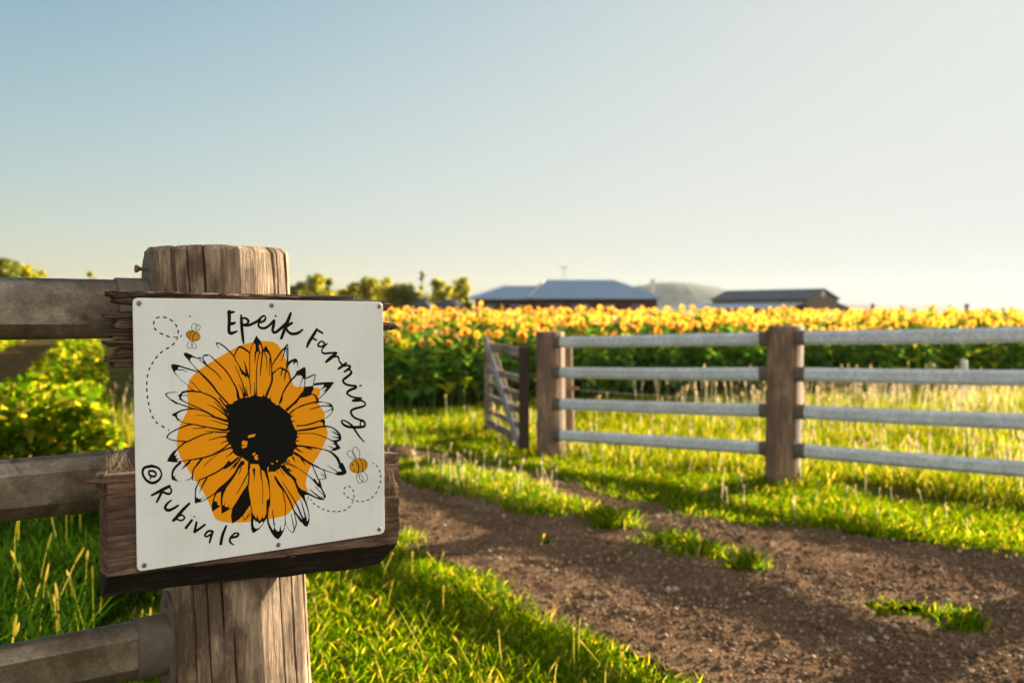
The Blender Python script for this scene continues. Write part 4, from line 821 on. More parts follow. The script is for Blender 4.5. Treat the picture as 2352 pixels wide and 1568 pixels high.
# ------------------------------------------------------------------ open timber gate
M['gate'] = wood('gate_timber', [(0.15, 0.11, 0.08), (0.30, 0.235, 0.18), (0.48, 0.40, 0.33)], axis=(-.22, .97, 0), grain=50, stretch=.06, blotch=6, dark=(0.05, 0.03, 0.022), darkamt=.6)
M['gatepale'] = wood('grey_brace_timber', [(0.20, 0.185, 0.17), (0.32, 0.305, 0.285), (0.44, 0.425, 0.40)], axis=(-.22, .97, 0), grain=50, stretch=.06, blotch=6, darkamt=.3)
M['gatedark'] = wood('gate_stile_timber', [(0.03, 0.018, 0.012), (0.06, 0.036, 0.024), (0.10, 0.065, 0.045)], grain=50, stretch=.06, blotch=6, darkamt=.5)
ga = np.array([.125, 10.30, 0]); gb = np.array([-.29, 12.05, 0]); gd = gb - ga; gl = np.linalg.norm(gd); gd /= gl; gn = np.array([-gd[1], gd[0], 0])
gate = root('timber_gate', ga + ZD * -.08, 'weathered timber bar gate with diagonal brace swung open beside the fence end post', 'gate')
def gbox(name, p, q, hw, ht, mat, up=ZD):
    p, q = np.array(p, float), np.array(q, float); d = q - p; L = np.linalg.norm(d); d /= L; s = np.cross(gn, d)
    mb = MB(); mb.box((p + q) / 2, (L / 2, ht, hw), d, gn, s, bev=.006); return mb.build(name, mat, gate)
gbox('stile', ga + ZD * .02, ga + ZD * 1.07, .052, .045, M['gatedark']); gbox('stile', gb + ZD * .03, gb + ZD * 1.08, .045, .040, M['gate'])
for z, h in ((1.0, .052), (.72, .036), (.555, .030), (.395, .036), (.235, .030), (.085, .046)):
    gbox('rail', ga + gd * .054 + ZD * z, gb - gd * .046 + ZD * (z + .01), h, .018, M['gate'])
sidev = gn * (1 if gn @ np.array([-.1, -1, 0]) > 0 else -1)
gbox('brace', gb - gd * .03 + ZD * 1.10 + sidev * .040, ga + gd * .10 + ZD * .06 + sidev * .040, .052, .020, M['gatepale'])
gbox('brace', gb - gd * .05 + ZD * 1.04 - sidev * .040, ga + gd * .30 + ZD * .10 - sidev * .040, .035, .017, M['gate'])
mb = MB(); mb.tube([gb + gd * .12 + ZD * -.06, gb + gd * .04 + ZD * .05, gb - gd * .01 + ZD * .12], [.055, .045, .03], 10); mb.build('drop_bolt', M['gatedark'], gate)

# ------------------------------------------------------------------ grass
M['grass'] = foliage('verge_grass', [(0, (0.018, 0.066, 0.002)), (.35, (0.055, 0.135, 0.003)), (.75, (0.145, 0.225, 0.003)), (.91, (0.25, 0.25, 0.010)), (.96, (0.42, 0.34, 0.12)), (1, (0.50, 0.42, 0.24))], trans=.66, tcol=(1.25, 1.0, .2), tboost=2.0, gloss=0.0)
M['drygrass'] = foliage('paddock_grass', [(0, (0.035, 0.08, 0.003)), (.5, (0.10, 0.145, 0.004)), (.85, (0.21, 0.205, 0.010)), (1, (0.40, 0.33, 0.11))], trans=.64, gloss=0.0, tcol=(1.15, 1.0, .35), tboost=1.75)
M['shadegrass'] = foliage('long_grass', [(0, (0.006, 0.022, 0.003)), (.6, (0.014, 0.042, 0.005)), (.9, (0.035, 0.08, 0.006)), (1, (0.08, 0.12, 0.010))], trans=.5, gloss=0.0, tcol=(1.1, 1.0, .3), tboost=1.6)  # the shade this long grass stands in is darkened into its blade colours
M['seed'] = foliage('grass_seed_heads', [(0, (0.42, 0.35, 0.20)), (.5, (0.58, 0.50, 0.34)), (1, (0.70, 0.63, 0.48))], trans=.6, tcol=(1.0, .95, .85), tboost=1.4)
M['stalkseed'] = foliage('green_seed_heads', [(0, (0.20, 0.22, 0.02)), (.5, (0.36, 0.34, 0.06)), (1, (0.52, 0.45, 0.20))], trans=.6, tcol=(1.1, 1, .45), tboost=1.6)
def blades(P, z, h, w, bend, r):
    n = len(P); a = r.uniform(0, 6.283, n); b = r.uniform(0, 6.283, n); ld = np.stack([np.cos(a), np.sin(a)], -1); sd = np.stack([np.cos(b), np.sin(b)], -1)
    V = []
    for t, wt in ((0, .8), (.4, 1.0), (.75, .72), (1, 0)):
        c = np.empty((n, 3)); c[:, :2] = P + ld * (bend * h * t ** 1.8)[:, None]; c[:, 2] = z + h * (t - .35 * bend * t ** 2)
        if wt > 0:
            o = np.zeros((n, 3)); o[:, :2] = sd * (w * wt / 2)[:, None]; V += [c - o, c + o]
        else: V.append(c)
    V = np.stack(V, 1).reshape(-1, 3)
    f = np.array([(0, 1, 3), (0, 3, 2), (2, 3, 5), (2, 5, 4), (4, 5, 6)])
    return V, (f[None] + (np.arange(n) * 7)[:, None, None]).reshape(-1, 3)
def seedheads(P, z, h, r, hl=.05, hw=.010, lean=.25, stalk=.0022, droop=.2):
    n = len(P); a = r.uniform(0, 6.283, n); ld = np.stack([np.cos(a), np.sin(a), np.zeros(n)], -1); lean_ = r.uniform(.02, lean, n)
    base = np.c_[P, z]; tip = base + ld * (lean_ * h)[:, None]; tip[:, 2] = z + h
    axis = tip - base; axis /= np.linalg.norm(axis, axis=1)[:, None]; axis2 = axis + ld * (droop * r.random(n))[:, None]; axis2 /= np.linalg.norm(axis2, axis=1)[:, None]
    e1 = np.cross(axis, np.array([0.3, 0.9, 0.1])); e1 /= np.linalg.norm(e1, axis=1)[:, None]; e2 = np.cross(axis, e1)
    s = stalk / 2; L = hl * r.uniform(.6, 1.4, n); Wd = hw * r.uniform(.7, 1.3, n)
    V = [base - e1 * s, base + e1 * s, tip + e1 * s * .7, tip - e1 * s * .7]
    for t, q in ((.12, .6), (.5, 1.0), (.85, .55)):
        for k in range(4):
            an = k * math.pi / 2; V.append(tip + axis2 * (L * t)[:, None] + (e1 * math.cos(an) + e2 * math.sin(an)) * (Wd * q / 2)[:, None])
    V.append(tip); V.append(tip + axis2 * L[:, None]); m = len(V); V = np.stack(V, 1).reshape(-1, 3)
    f = [(0, 1, 2), (0, 2, 3)]
    for j in (4, 8):
        for k in range(4): a0, a1, b0, b1 = j + k, j + (k + 1) % 4, j + 4 + k, j + 4 + (k + 1) % 4; f += [(a0, a1, b1), (a0, b1, b0)]
    for k in range(4): f += [(4 + (k + 1) % 4, 4 + k, 16), (12 + k, 12 + (k + 1) % 4, 17)]
    f = np.array(f); return V, (f[None] + (np.arange(n) * m)[:, None, None]).reshape(-1, 3)
def seen(P, pad=1.12):
    return (P[:, 1] > 2.6) & (np.abs(P[:, 0]) < (.5143 * pad) * P[:, 1] + .3)
def patch_points(poly, dens, seed, wob=.2, clump=0.0, cscale=1.2):
    r = np.random.default_rng(seed); A = np.array(poly); lo = A.min(0) - .3; hi = A.max(0) + .3
    n = int(dens * (hi[0] - lo[0]) * (hi[1] - lo[1])); P = r.uniform(lo, hi, (n, 2)); P = P[seen(P)]
    Q = P + wob * 2 * np.stack([vn(P[:, 0] * 2.1, P[:, 1] * 2.1, seed), vn(P[:, 0] * 2.1, P[:, 1] * 2.1, seed + 1)], -1) + r.normal(0, wob * .18, P.shape)
    k = inpoly(Q, poly)
    if clump > 0: k &= r.random(len(P)) < 1 - clump * (.5 - vn(P[:, 0] * cscale, P[:, 1] * cscale, seed + 9)) * 1.4
    return P[k], r
def grass(name, label, poly, dens, hr, wr, bend, mat, seed, wob=.2, clump=.3, hnoise=.5, excl=()):
    P, r = patch_points(poly, dens, seed, wob, clump)
    for e in excl: P = P[~inpoly(P, e)]
    n = len(P); h = r.uniform(*hr, n) * (1 + hnoise * 1.6 * vn(P[:, 0] * 1.6, P[:, 1] * 1.6, seed + 3)); w = r.uniform(*wr, n)
    V, F = blades(P, gz(P[:, 0], P[:, 1]) - .005, h, w, r.uniform(*bend, n), r)
    props(mk(name, V, F, mat, origin=(0, 0, 0)), label, 'grass', kind='stuff'); return n
def seeds(name, label, poly, dens, hr, mat, seed, hl, hw, wob=.2, clump=.5, lean=.25, stalk=.0022, cscale=1.2):
    P, r = patch_points(poly, dens, seed, wob, clump, cscale); n = len(P)
    h = r.uniform(*hr, n) * (1 + .5 * vn(P[:, 0] * 1.1, P[:, 1] * 1.1, seed + 3))
    V, F = seedheads(P, gz(P[:, 0], P[:, 1]), h, r, hl, hw, lean, stalk)
    props(mk(name, V, F, mat, origin=(0, 0, 0)), label, 'grass', kind='stuff')

near_edge = [(x + .07, y + .07) for x, y in gpoly([(560, 1105), (600, 1122), (760, 1178), (860, 1218), (930, 1262), (1010, 1304), (1150, 1382), (1300, 1452), (1450, 1530), (1550, 1582)])]
VERGE_A = near_edge + [(.60, 3.2), (.66, 2.4), (-1.3, 2.4), (-1.62, 4.0), (-1.9, 5.6), (-2.6, 7.6)]
grass('verge_grass', 'short bright green grass of the near verge beside the sign post', VERGE_A, 7000, (.035, .10), (.0045, .008), (.3, 1.4), M['grass'], 101, wob=.16)
seeds('grass_seed_heads', 'pale seed stalks standing in the near verge grass', VERGE_A, 26, (.10, .19), M['stalkseed'], 102, .034, .010, lean=.9, stalk=.002)
LEFT_L = [(-1.25, 2.9), (-1.62, 4.0), (-1.9, 5.6), (-2.6, 7.6), (-3.5, 10.2), (-4.6, 12.6), (-5.4, 12.4), (-4.9, 10), (-4.5, 8.2), (-4.2, 6.6), (-3.3, 4.4), (-2.2, 2.9)]
grass('long_grass', 'long dark green grass behind the steel rails at lower left', LEFT_L, 3200, (.16, .36), (.004, .008), (.2, .8), M['shadegrass'], 111, wob=.2)
seeds('grass_seed_heads', 'yellow green seed heads above the long grass behind the steel rails', LEFT_L, 34, (.30, .50), M['stalkseed'], 112, .060, .013, lean=.5, stalk=.0016)
PALE = [(-3.4, 8.8), (-3.0, 9.6), (-3.9, 12.6), (-5.3, 14.5), (-5.5, 13.2), (-4.5, 10.6)]
grass('dry_grass', 'pale sunlit dry grass clump left of the sign boards', PALE, 1100, (.22, .46), (.004, .008), (.15, .5), M['drygrass'], 113)
seeds('grass_seed_heads', 'pinkish seed plumes above the dry grass left of the sign boards', PALE, 36, (.35, .62), M['seed'], 114, .07, .014)
road_far = gpoly([(500, 1003), (700, 1003), (880, 1001), (1000, 1022), (1100, 1052), (1240, 1092), (1400, 1134), (1600, 1182), (1800, 1210), (2000, 1243), (2200, 1262), (2420, 1275), (2700, 1310)])
fl_line = [tuple(FP[3] + np.array([1.2, -1.3])), tuple(FP[3]), tuple(FP[2]), tuple(FP[1]), (-.45, 12.2), (-1.8, 13.0), (-4.0, 12.9)]
grass('verge_grass', 'sunlit green grass strip between the dirt road and the grey fence', road_far + fl_line, 4200, (.04, .10), (.005, .009), (.3, 1.2), M['grass'], 121, wob=.22)
seeds('grass_seed_heads', 'small seed heads in the grass along the grey fence', road_far + fl_line, 9, (.14, .26), M['seed'], 122, .035, .011, clump=.9)
grass('strip_grass', 'raised grass strip between the two wheel tracks', MIDSTRIP, 5000, (.04, .10), (.005, .009), (.2, .9), M['grass'], 131, wob=.12)
seeds('grass_seed_heads', 'white seed heads on the grass strip between the wheel tracks', MIDSTRIP[:8] + MIDSTRIP[-3:], 45, (.14, .27), M['seed'], 132, .045, .014, wob=.12)
SFRONT = [(-4.5, 14.6), (-1.9, 14.4), (-.4, 15.6), (1.2, 16.6), (3.0, 17.4), (6.5, 18.4), (11, 20.4), (18, 25)]
BEHIND = [tuple(FP[1] + np.array([-.4, .35])), tuple(FP[2] + np.array([.05, .12])), tuple(FP[3] + np.array([.6, -.5])), (7.5, 8.5), (12.5, 18.0), (18, 27)] + SFRONT[::-1][1:-2] + [(-.9, 13.6)]
grass('paddock_grass', 'tall yellow green paddock grass behind the grey fence', BEHIND, 1300, (.08, .24), (.006, .012), (.15, .7), M['drygrass'], 141, wob=.3, clump=.5)
seeds('grass_seed_heads', 'pale pink seed plumes in the paddock behind the grey fence', BEHIND, 14, (.18, .36), M['seed'], 142, .06, .020, wob=.3, clump=.9, cscale=.6, stalk=.003)
SEEDY = [(2.6, 12.6), (4.2, 11.2), (7.5, 12.5), (9.6, 16.5), (8.0, 18.6), (5.0, 17.4), (3.0, 16.2), (1.6, 15.0)]
seeds('grass_seed_heads', 'thick stand of tall plume grass in front of the sunflower hedge', SEEDY, 24, (.28, .55), M['seed'], 143, .08, .024, wob=.4, clump=.8, cscale=.8, stalk=.003)
GLEFT = [(-6.5, 13.0), (-3.2, 11.9), (-1.5, 12.2), (-.5, 12.4), (.2, 13.2), (1.2, 16.8), (-.4, 15.8), (-1.9, 14.6), (-6.0, 15.0)]
grass('headland_grass', 'shaded green grass between the dirt road and the sunflower field', GLEFT, 1300, (.08, .20), (.005, .010), (.15, .7), M['grass'], 151)
seeds('grass_seed_heads', 'sunlit seed heads left of the open gate', GLEFT[:5] + [(-1.5, 13.4), (-5, 13.6)], 14, (.10, .24), M['seed'], 152, .05, .014)
# a bright weed bush near the fence (two leafy weeds just behind the first span)
def tuft(label, px, py, n, rad, hr, seed, mat='grass'):
    r = np.random.default_rng(seed); c = ground_at(px, py); P = c + r.normal(0, rad * .45, (n, 2)) * np.array([1.5, 1]); h = 1.35 * r.uniform(*hr, n) * np.clip(1.2 - np.linalg.norm(P - c, axis=1) / rad * .4, .4, 1.2)
    V, F = blades(P, rz(P[:, 0], P[:, 1]) - .012, h, r.uniform(.005, .010, n), r.uniform(.3, 1.1, n), r)
    u, v_ = np.meshgrid(np.linspace(0, 6.283185, 16)[:-1], [0, .5, 1.0]); q = rad * 1.25 * (1 + .35 * vn(np.cos(u) * 1.5, np.sin(u) * 1.5, seed))   # thatch crown the blades grow from
    mx, my = c[0] + q * v_ * np.cos(u) * 1.35, c[1] + q * v_ * np.sin(u) * .9; D = np.stack([mx, my, rz(mx, my) - .012 + .022 * (1 - v_ ** 2)], -1).reshape(-1, 3)
    G = [(j * 15 + i, j * 15 + (i + 1) % 15, (j + 1) * 15 + (i + 1) % 15) for j in range(2) for i in range(15)] + [(j * 15 + i, (j + 1) * 15 + (i + 1) % 15, (j + 1) * 15 + i) for j in range(2) for i in range(15)]
    V, F = np.vstack([V, D]), np.vstack([F, np.array(G) + len(V)])
    props(mk('grass_tuft', V, F, M[mat], origin=(c[0], c[1], float(rz(c[0], c[1])))), label, 'grass tuft', 'grass tufts growing on the dirt road')
tuft('small round grass tuft just off the tip of the middle grass strip', 1412, 1212, 220, .12, (.08, .17), 201)
tuft('long low grass tuft in the middle of the dirt road, the longest of them', 1540, 1254, 240, .14, (.06, .13), 202)
tuft('ragged grass tuft joined to the right end of the longest tuft', 1606, 1284, 260, .14, (.06, .13), 203)
tuft('star shaped grass tuft alone on the road below the longest tuft', 1716, 1314, 190, .085, (.07, .14), 204)
tuft('flat dull grass patch on the road towards the right edge', 2075, 1404, 170, .17, (.02, .045), 205, 'drygrass')
tuft('sparse yellow grass tuft right of the flat dull patch', 2195, 1424, 80, .10, (.03, .07), 206)
tuft('small yellow grass tuft nearest the lower right corner of the road', 2215, 1456, 120, .08, (.05, .10), 207)
tuft('tiny two leaved weed seedling in the shadow on the left wheel track', 1250, 1250, 14, .03, (.04, .08), 208)

# ------------------------------------------------------------------ sunflower field
M['sfleaf'] = foliage('sunflower_leaf', [(0, (0.038, 0.095, 0.030)), (.55, (0.085, 0.17, 0.034)), (.85, (0.19, 0.25, 0.02)), (1, (0.38, 0.38, 0.03))], trans=.5, tcol=(1.1, 1.1, .3), tboost=2.0, gloss=.008)
M['petal'] = foliage('sunflower_petal', [(0, (0.90, 0.42, 0.015)), (.5, (0.94, 0.54, 0.04)), (1, (0.95, 0.63, 0.12))], trans=.6, tcol=(1, .9, .9), tboost=1.0, gloss=.02)
M['seeddisc'] = simple('sunflower_centre', (0.15, 0.062, 0.015), .9, noise=.5, nscale=90, bump=.5, bscale=180)
def leaf_tpl(L, Wd, droop):
    xs = [0, .25, .55, .8, 1.0]; ws = [0.05, .85, 1.0, .55, 0]; V = []; F = []
    for x, w in zip(xs, ws):
        z = .25 * L * x - droop * L * x * x
        V += [(x * L, -w * Wd / 2, z + .10 * w * Wd), (x * L, 0, z), (x * L, w * Wd / 2, z + .10 * w * Wd)]
    for i in range(4):
        for j in range(2): a = i * 3 + j; F += [(a, a + 3, a + 4), (a, a + 4, a + 1)]
    return np.array(V), np.array(F)
def rotz(V, a): c, s = math.cos(a), math.sin(a); return np.c_[V[:, 0] * c - V[:, 1] * s, V[:, 0] * s + V[:, 1] * c, V[:, 2]]
def sf_plant(h, seed, nleaf, lo=False):
    r = np.random.default_rng(seed); Vs = []; Fs = []; o = 0
    n = 4 if lo else 6
    top = np.array([.0, 0, h]); path = [np.array([0, 0, 0.]), np.array([.01, .008, h * .5]), top]
    if not lo:
        mb = MB(); mb.tube(path, [.016, .013, .010], n, cap=False); Vs.append(np.array(mb.V)); F4 = np.array(mb.F); Fs.append(np.vstack([F4[:, [0, 1, 2]], F4[:, [0, 2, 3]]])); o = len(mb.V)
    for k in range(nleaf):
        f = .18 + .84 * ((k + r.random()) / nleaf) ** .8; L = r.uniform(.16, .30) * (1.15 - .4 * f); V, F = leaf_tpl(L, L * r.uniform(.7, .95), r.uniform(.3, 1.0))
        V = rotz(V, k * 2.4 + r.uniform(-.4, .4)) + np.array([0, 0, h * f]); Vs.append(V); Fs.append(F + o); o += len(V)
    return np.vstack(Vs), np.vstack(Fs)
def sf_head(seed, npet=24, R=.048, L=.098):
    """head facing +X at the origin: petals, then disc"""
    r = np.random.default_rng(seed); Vs = []; Fs = []; o = 0
    for ring in range(2):
        for k in range(npet // 2):
            a = (k + .5 * ring) / (npet // 2) * 6.283 + r.uniform(-.1, .1); l = L * r.uniform(.8, 1.15); w = l * r.uniform(.36, .5); tl = r.uniform(-.25, .35) + .15 * ring
            e = np.array([0, math.cos(a), math.sin(a)]); s = np.array([0, -math.sin(a), math.cos(a)]); x = np.array([1.0, 0, 0])
            c = e * R * .85
            P = [c - s * w * .3, c + s * w * .3, c + e * l * .5 + s * w * .5 + x * tl * l * .3, c + e * l * .5 - s * w * .5 + x * tl * l * .3, c + e * l + x * tl * l * .9]
            Vs.append(np.array(P)); Fs.append(np.array([(0, 1, 2), (0, 2, 3), (3, 2, 4)]) + o); o += 5
    PV, PF = np.vstack(Vs), np.vstack(Fs)
    D = [(.018, 0, 0)] + [(.012, R * .6 * math.cos(t), R * .6 * math.sin(t)) for t in np.linspace(0, 6.283, 10)[:-1]] + [(-.006, R * math.cos(t), R * math.sin(t)) for t in np.linspace(0, 6.283, 10)[:-1]] + [(-.03, 0, 0)]
    DF = [(0, 1 + i, 1 + (i + 1) % 9) for i in range(9)]
    for i in range(9): a, b = 1 + i, 1 + (i + 1) % 9; DF += [(a, a + 9, b + 9), (a, b + 9, b), (19, b + 9, a + 9)]
    return PV, PF, np.array(D, float), np.array(DF)
stem_me = []; HT = [1.0, 1.16, 1.27, 1.37, 1.54]
for i, h in enumerate(HT):
    V, F = sf_plant(h, 300 + i, 13); stem_me.append(mesh_from('stem', V, F, M['sfleaf']))
head_me = []; disc_me = []
for i in range(5):
    a, b, c, d = sf_head(320 + i); head_me.append(mesh_from('flower_head', a, b, M['petal'])); disc_me.append(mesh_from('seed_disc', c, d, M['seeddisc'], smooth=True))
FACE = math.atan2(-math.cos(SUN_AZ + .12), -math.sin(SUN_AZ + .12))    # heads look away from the low evening sun
FIELD = SFRONT + [(30, 36), (58, 74), (-20, 74), (-12, 40)]
r = np.random.default_rng(400)
pts = []
for dens, y0, y1 in ((11, 14, 24), (9.0, 24, 34), (6.0, 34, 50), (3.4, 50, 76)):
    n = int(dens * 90 * (y1 - y0)); P = np.c_[r.uniform(-25, 65, n), r.uniform(y0, y1, n)]; pts.append(P)
P = np.vstack(pts); P = P[inpoly(P, FIELD)]; P = P[np.abs(P[:, 0] - .0) < .5143 * 1.06 * P[:, 1] + .5]
px = CX + FPX * P[:, 0] / P[:, 1]; P = P[px > 440]
# distance of a plant to the front edge decides how tall it stands
def front_dist(P):
    best = np.full(len(P), 1e9)
    for (x0, y0), (x1, y1) in zip(SFRONT[:-1], SFRONT[1:]):
        d = np.array([x1 - x0, y1 - y0]); t = np.clip(((P - (x0, y0)) @ d) / (d @ d), 0, 1); best = np.minimum(best, np.linalg.norm(P - (np.array([x0, y0]) + t[:, None] * d), axis=1))
    return best
fd = front_dist(P); dist = np.linalg.norm(P, axis=1)
var = np.clip(np.round(2.2 - 1.3 * (fd < 1.6) + r.normal(0, 1.15, len(P)) + 1.6 * vn(P[:, 0] * .35, P[:, 1] * .35, 6)), 0, 4).astype(int)
hz = np.array(HT)[var] * (1 + r.normal(0, .03, len(P)))
pxk = CX + FPX * P[:, 0] / P[:, 1]; order = np.argsort(dist + 1000.0 * ((pxk < 868) | (pxk > 2380))); hero = order[:300]; rest = order[300:]
for n_, i in enumerate(hero):
    x, y = P[i]; k = var[i]
    o = root('sunflower', (x, y, float(gz(x, y)) - .01), 'leafy sunflower with orange yellow petals in the front rows of the field', 'sunflower', 'sunflowers in the front rows of the field')
    sc = hz[i] / HT[k]; o.rotation_euler = (0, 0, r.uniform(0, 6.283)); o.scale = (sc, sc, sc)
    s = bpy.data.objects.new('stem', stem_me[k]); COL.objects.link(s); s.parent = o
    if r.random() < .06: continue                       # not yet in flower
    hd = bpy.data.objects.new('flower_head', head_me[n_ % 5]); COL.objects.link(hd); hd.parent = o
    yaw = FACE + r.normal(0, .95) - o.rotation_euler[2]; pit = r.uniform(-.3, .8)
    hd.rotation_euler = (r.uniform(0, 6), pit, yaw); q = r.uniform(.45, .72); hd.scale = (q, q, q); hd.location = (.03 * math.cos(yaw), .03 * math.sin(yaw), HT[k] + .02)
    dd = bpy.data.objects.new('seed_disc', disc_me[n_ % 5]); COL.objects.link(dd); dd.parent = hd
    ORG[o.name] = np.array([x, y, 0])
def scatter(Vt, Ft, pos, yaw, scale, tilt=None):
    n = len(pos); V = np.repeat(Vt[None], n, 0) * scale[:, None, None]
    if tilt is not None:
        c, s = np.cos(tilt)[:, None], np.sin(tilt)[:, None]; V = np.stack([V[..., 0] * c + V[..., 2] * s, V[..., 1], -V[..., 0] * s + V[..., 2] * c], -1)
    c, s = np.cos(yaw)[:, None], np.sin(yaw)[:, None]
    V = np.stack([V[..., 0] * c - V[..., 1] * s, V[..., 0] * s + V[..., 1] * c, V[..., 2]], -1) + pos[:, None, :]
    return V.reshape(-1, 3), (Ft[None] + (np.arange(n) * len(Vt))[:, None, None]).reshape(-1, 3)
Vs, Fs, Ms, o = [], [], [], 0
rest_z = gz(P[:, 0], P[:, 1])
for k in range(5):
    idx = rest[var[rest] == k]
    for nearer in (True, False):
        jj = idx[(fd[idx] < 5) == nearer]
        if not len(jj): continue
        V, F = sf_plant(HT[k], 340 + k, 13 if nearer else 6, lo=not nearer)
        if not nearer: pass
        V, F = scatter(V, F, np.c_[P[jj], rest_z[jj]], r.uniform(0, 6.283, len(jj)), hz[jj] / HT[k]); Vs.append(V); Fs.append(F + o); Ms.append(np.zeros(len(F), int)); o += len(V)
        a, b, c, d = sf_head(350 + k, 16); yaw = FACE + r.normal(0, .95, len(jj)); pos = np.c_[P[jj] + .03 * np.c_[np.cos(yaw), np.sin(yaw)], rest_z[jj] + hz[jj] + .02]; tl = r.uniform(-.3, .8, len(jj)); q = r.uniform(.48, .78, len(jj))
        kk = r.random(len(jj)) > .08
        for vv, ff, mi in ((a, b, 1), (c, d, 2)):
            V, F = scatter(vv, ff, pos[kk], yaw[kk], q[kk], tl[kk]); Vs.append(V); Fs.append(F + o); Ms.append(np.full(len(F), mi)); o += len(V)
props(mk('sunflower_field', np.vstack(Vs), np.vstack(Fs), [M['sfleaf'], M['petal'], M['seeddisc']], midx=np.concatenate(Ms), origin=(0, 0, 0)), 'field of orange yellow sunflowers stretching to the farm buildings', 'sunflowers', kind='stuff')

# ------------------------------------------------------------------ crop rows at the far left
M['crop'] = foliage('crop_leaf', [(0, (0.03, 0.085, 0.003)), (.45, (0.08, 0.155, 0.004)), (.75, (0.22, 0.235, 0.008)), (1, (0.44, 0.36, 0.05))], trans=.66, gloss=0.0, tcol=(1.1, 1.0, .35), tboost=1.7)
M['soil'] = simple('bare_furrow_soil', (0.115, 0.060, 0.031), 1.0, noise=.5, nscale=9, bump=.8, bscale=30, spec=0)
cd = np.array([-.388, .922]); cn = np.array([-.922, -.388]); c0 = np.array([-3.75, 7.6])
def crop_row(label, off, width, height, L0, L1, nleaf, seed):
    r = np.random.default_rng(seed); t = L0 + (L1 - L0) * r.random(nleaf) ** 1.7; a = r.uniform(-1, 1, nleaf); hmax = height * np.sqrt(np.maximum(0, 1 - a * a * .9)) * (1 + .9 * vn(t * 1.3, a * 1.5, seed)); z = hmax * r.random(nleaf) ** .45
    P = c0 + cn * off + cd * t[:, None] + cn * (a * width / 2)[:, None]
    s = r.uniform(.035, .075, nleaf) * (1 + t / 40); d1 = r.normal(0, 1, (nleaf, 3)); d1[:, 2] = d1[:, 2] * .5 + .3; d1 /= np.linalg.norm(d1, axis=1)[:, None]; d2 = np.cross(d1, r.normal(0, 1, (nleaf, 3))); d2 /= np.linalg.norm(d2, axis=1)[:, None]
    c = np.c_[P, gz(P[:, 0], P[:, 1]) + z]
    V = np.stack([c - d1 * s[:, None], c + d2 * (s * .55)[:, None], c + d1 * s[:, None], c - d2 * (s * .55)[:, None]], 1).reshape(-1, 3)
    F = (np.array([(0, 1, 2), (0, 2, 3)])[None] + (np.arange(nleaf) * 4)[:, None, None]).reshape(-1, 3)
    ob = mk('crop_row', V, F, M['crop'], origin=(P[0, 0], P[0, 1], 0)); props(ob, label, 'crop row', 'leafy crop rows')
crop_row('bushy sunlit crop row between the bare furrow and the sign boards', 0, 1.55, .62, 0, 46, 26000, 501)
crop_row('green crop row on the far side of the bare furrow', 3.7, 1.7, .55, 2, 50, 20000, 502)
crop_row('green crop row farthest left beyond the second row', 6.9, 1.7, .5, 8, 54, 12000, 503)
tt = np.linspace(-2, 52, 200); aa = np.linspace(-1, 1, 24); TT, AA = np.meshgrid(tt, aa)
PX = c0[0] + cn[0] * 1.85 + cd[0] * TT + cn[0] * AA * 1.1; PY = c0[1] + cn[1] * 1.85 + cd[1] * TT + cn[1] * AA * 1.1
ZZ = gz(PX, PY) + .03 + .05 * vn(PX * 5, PY * 5, 31) + .04 * vn(PX * 11, PY * 11, 32) - .05 * (1 - AA ** 2)
n1, n2 = TT.shape; ii = (np.arange(n2 - 1)[None, :] + np.arange(n1 - 1)[:, None] * n2).ravel()
props(mk('soil_furrow', np.stack([PX, PY, ZZ], -1).reshape(-1, 3), np.stack([ii, ii + n2, ii + n2 + 1, ii + 1], -1), M['soil'], smooth=True, origin=(0, 0, 0)), kind='structure')

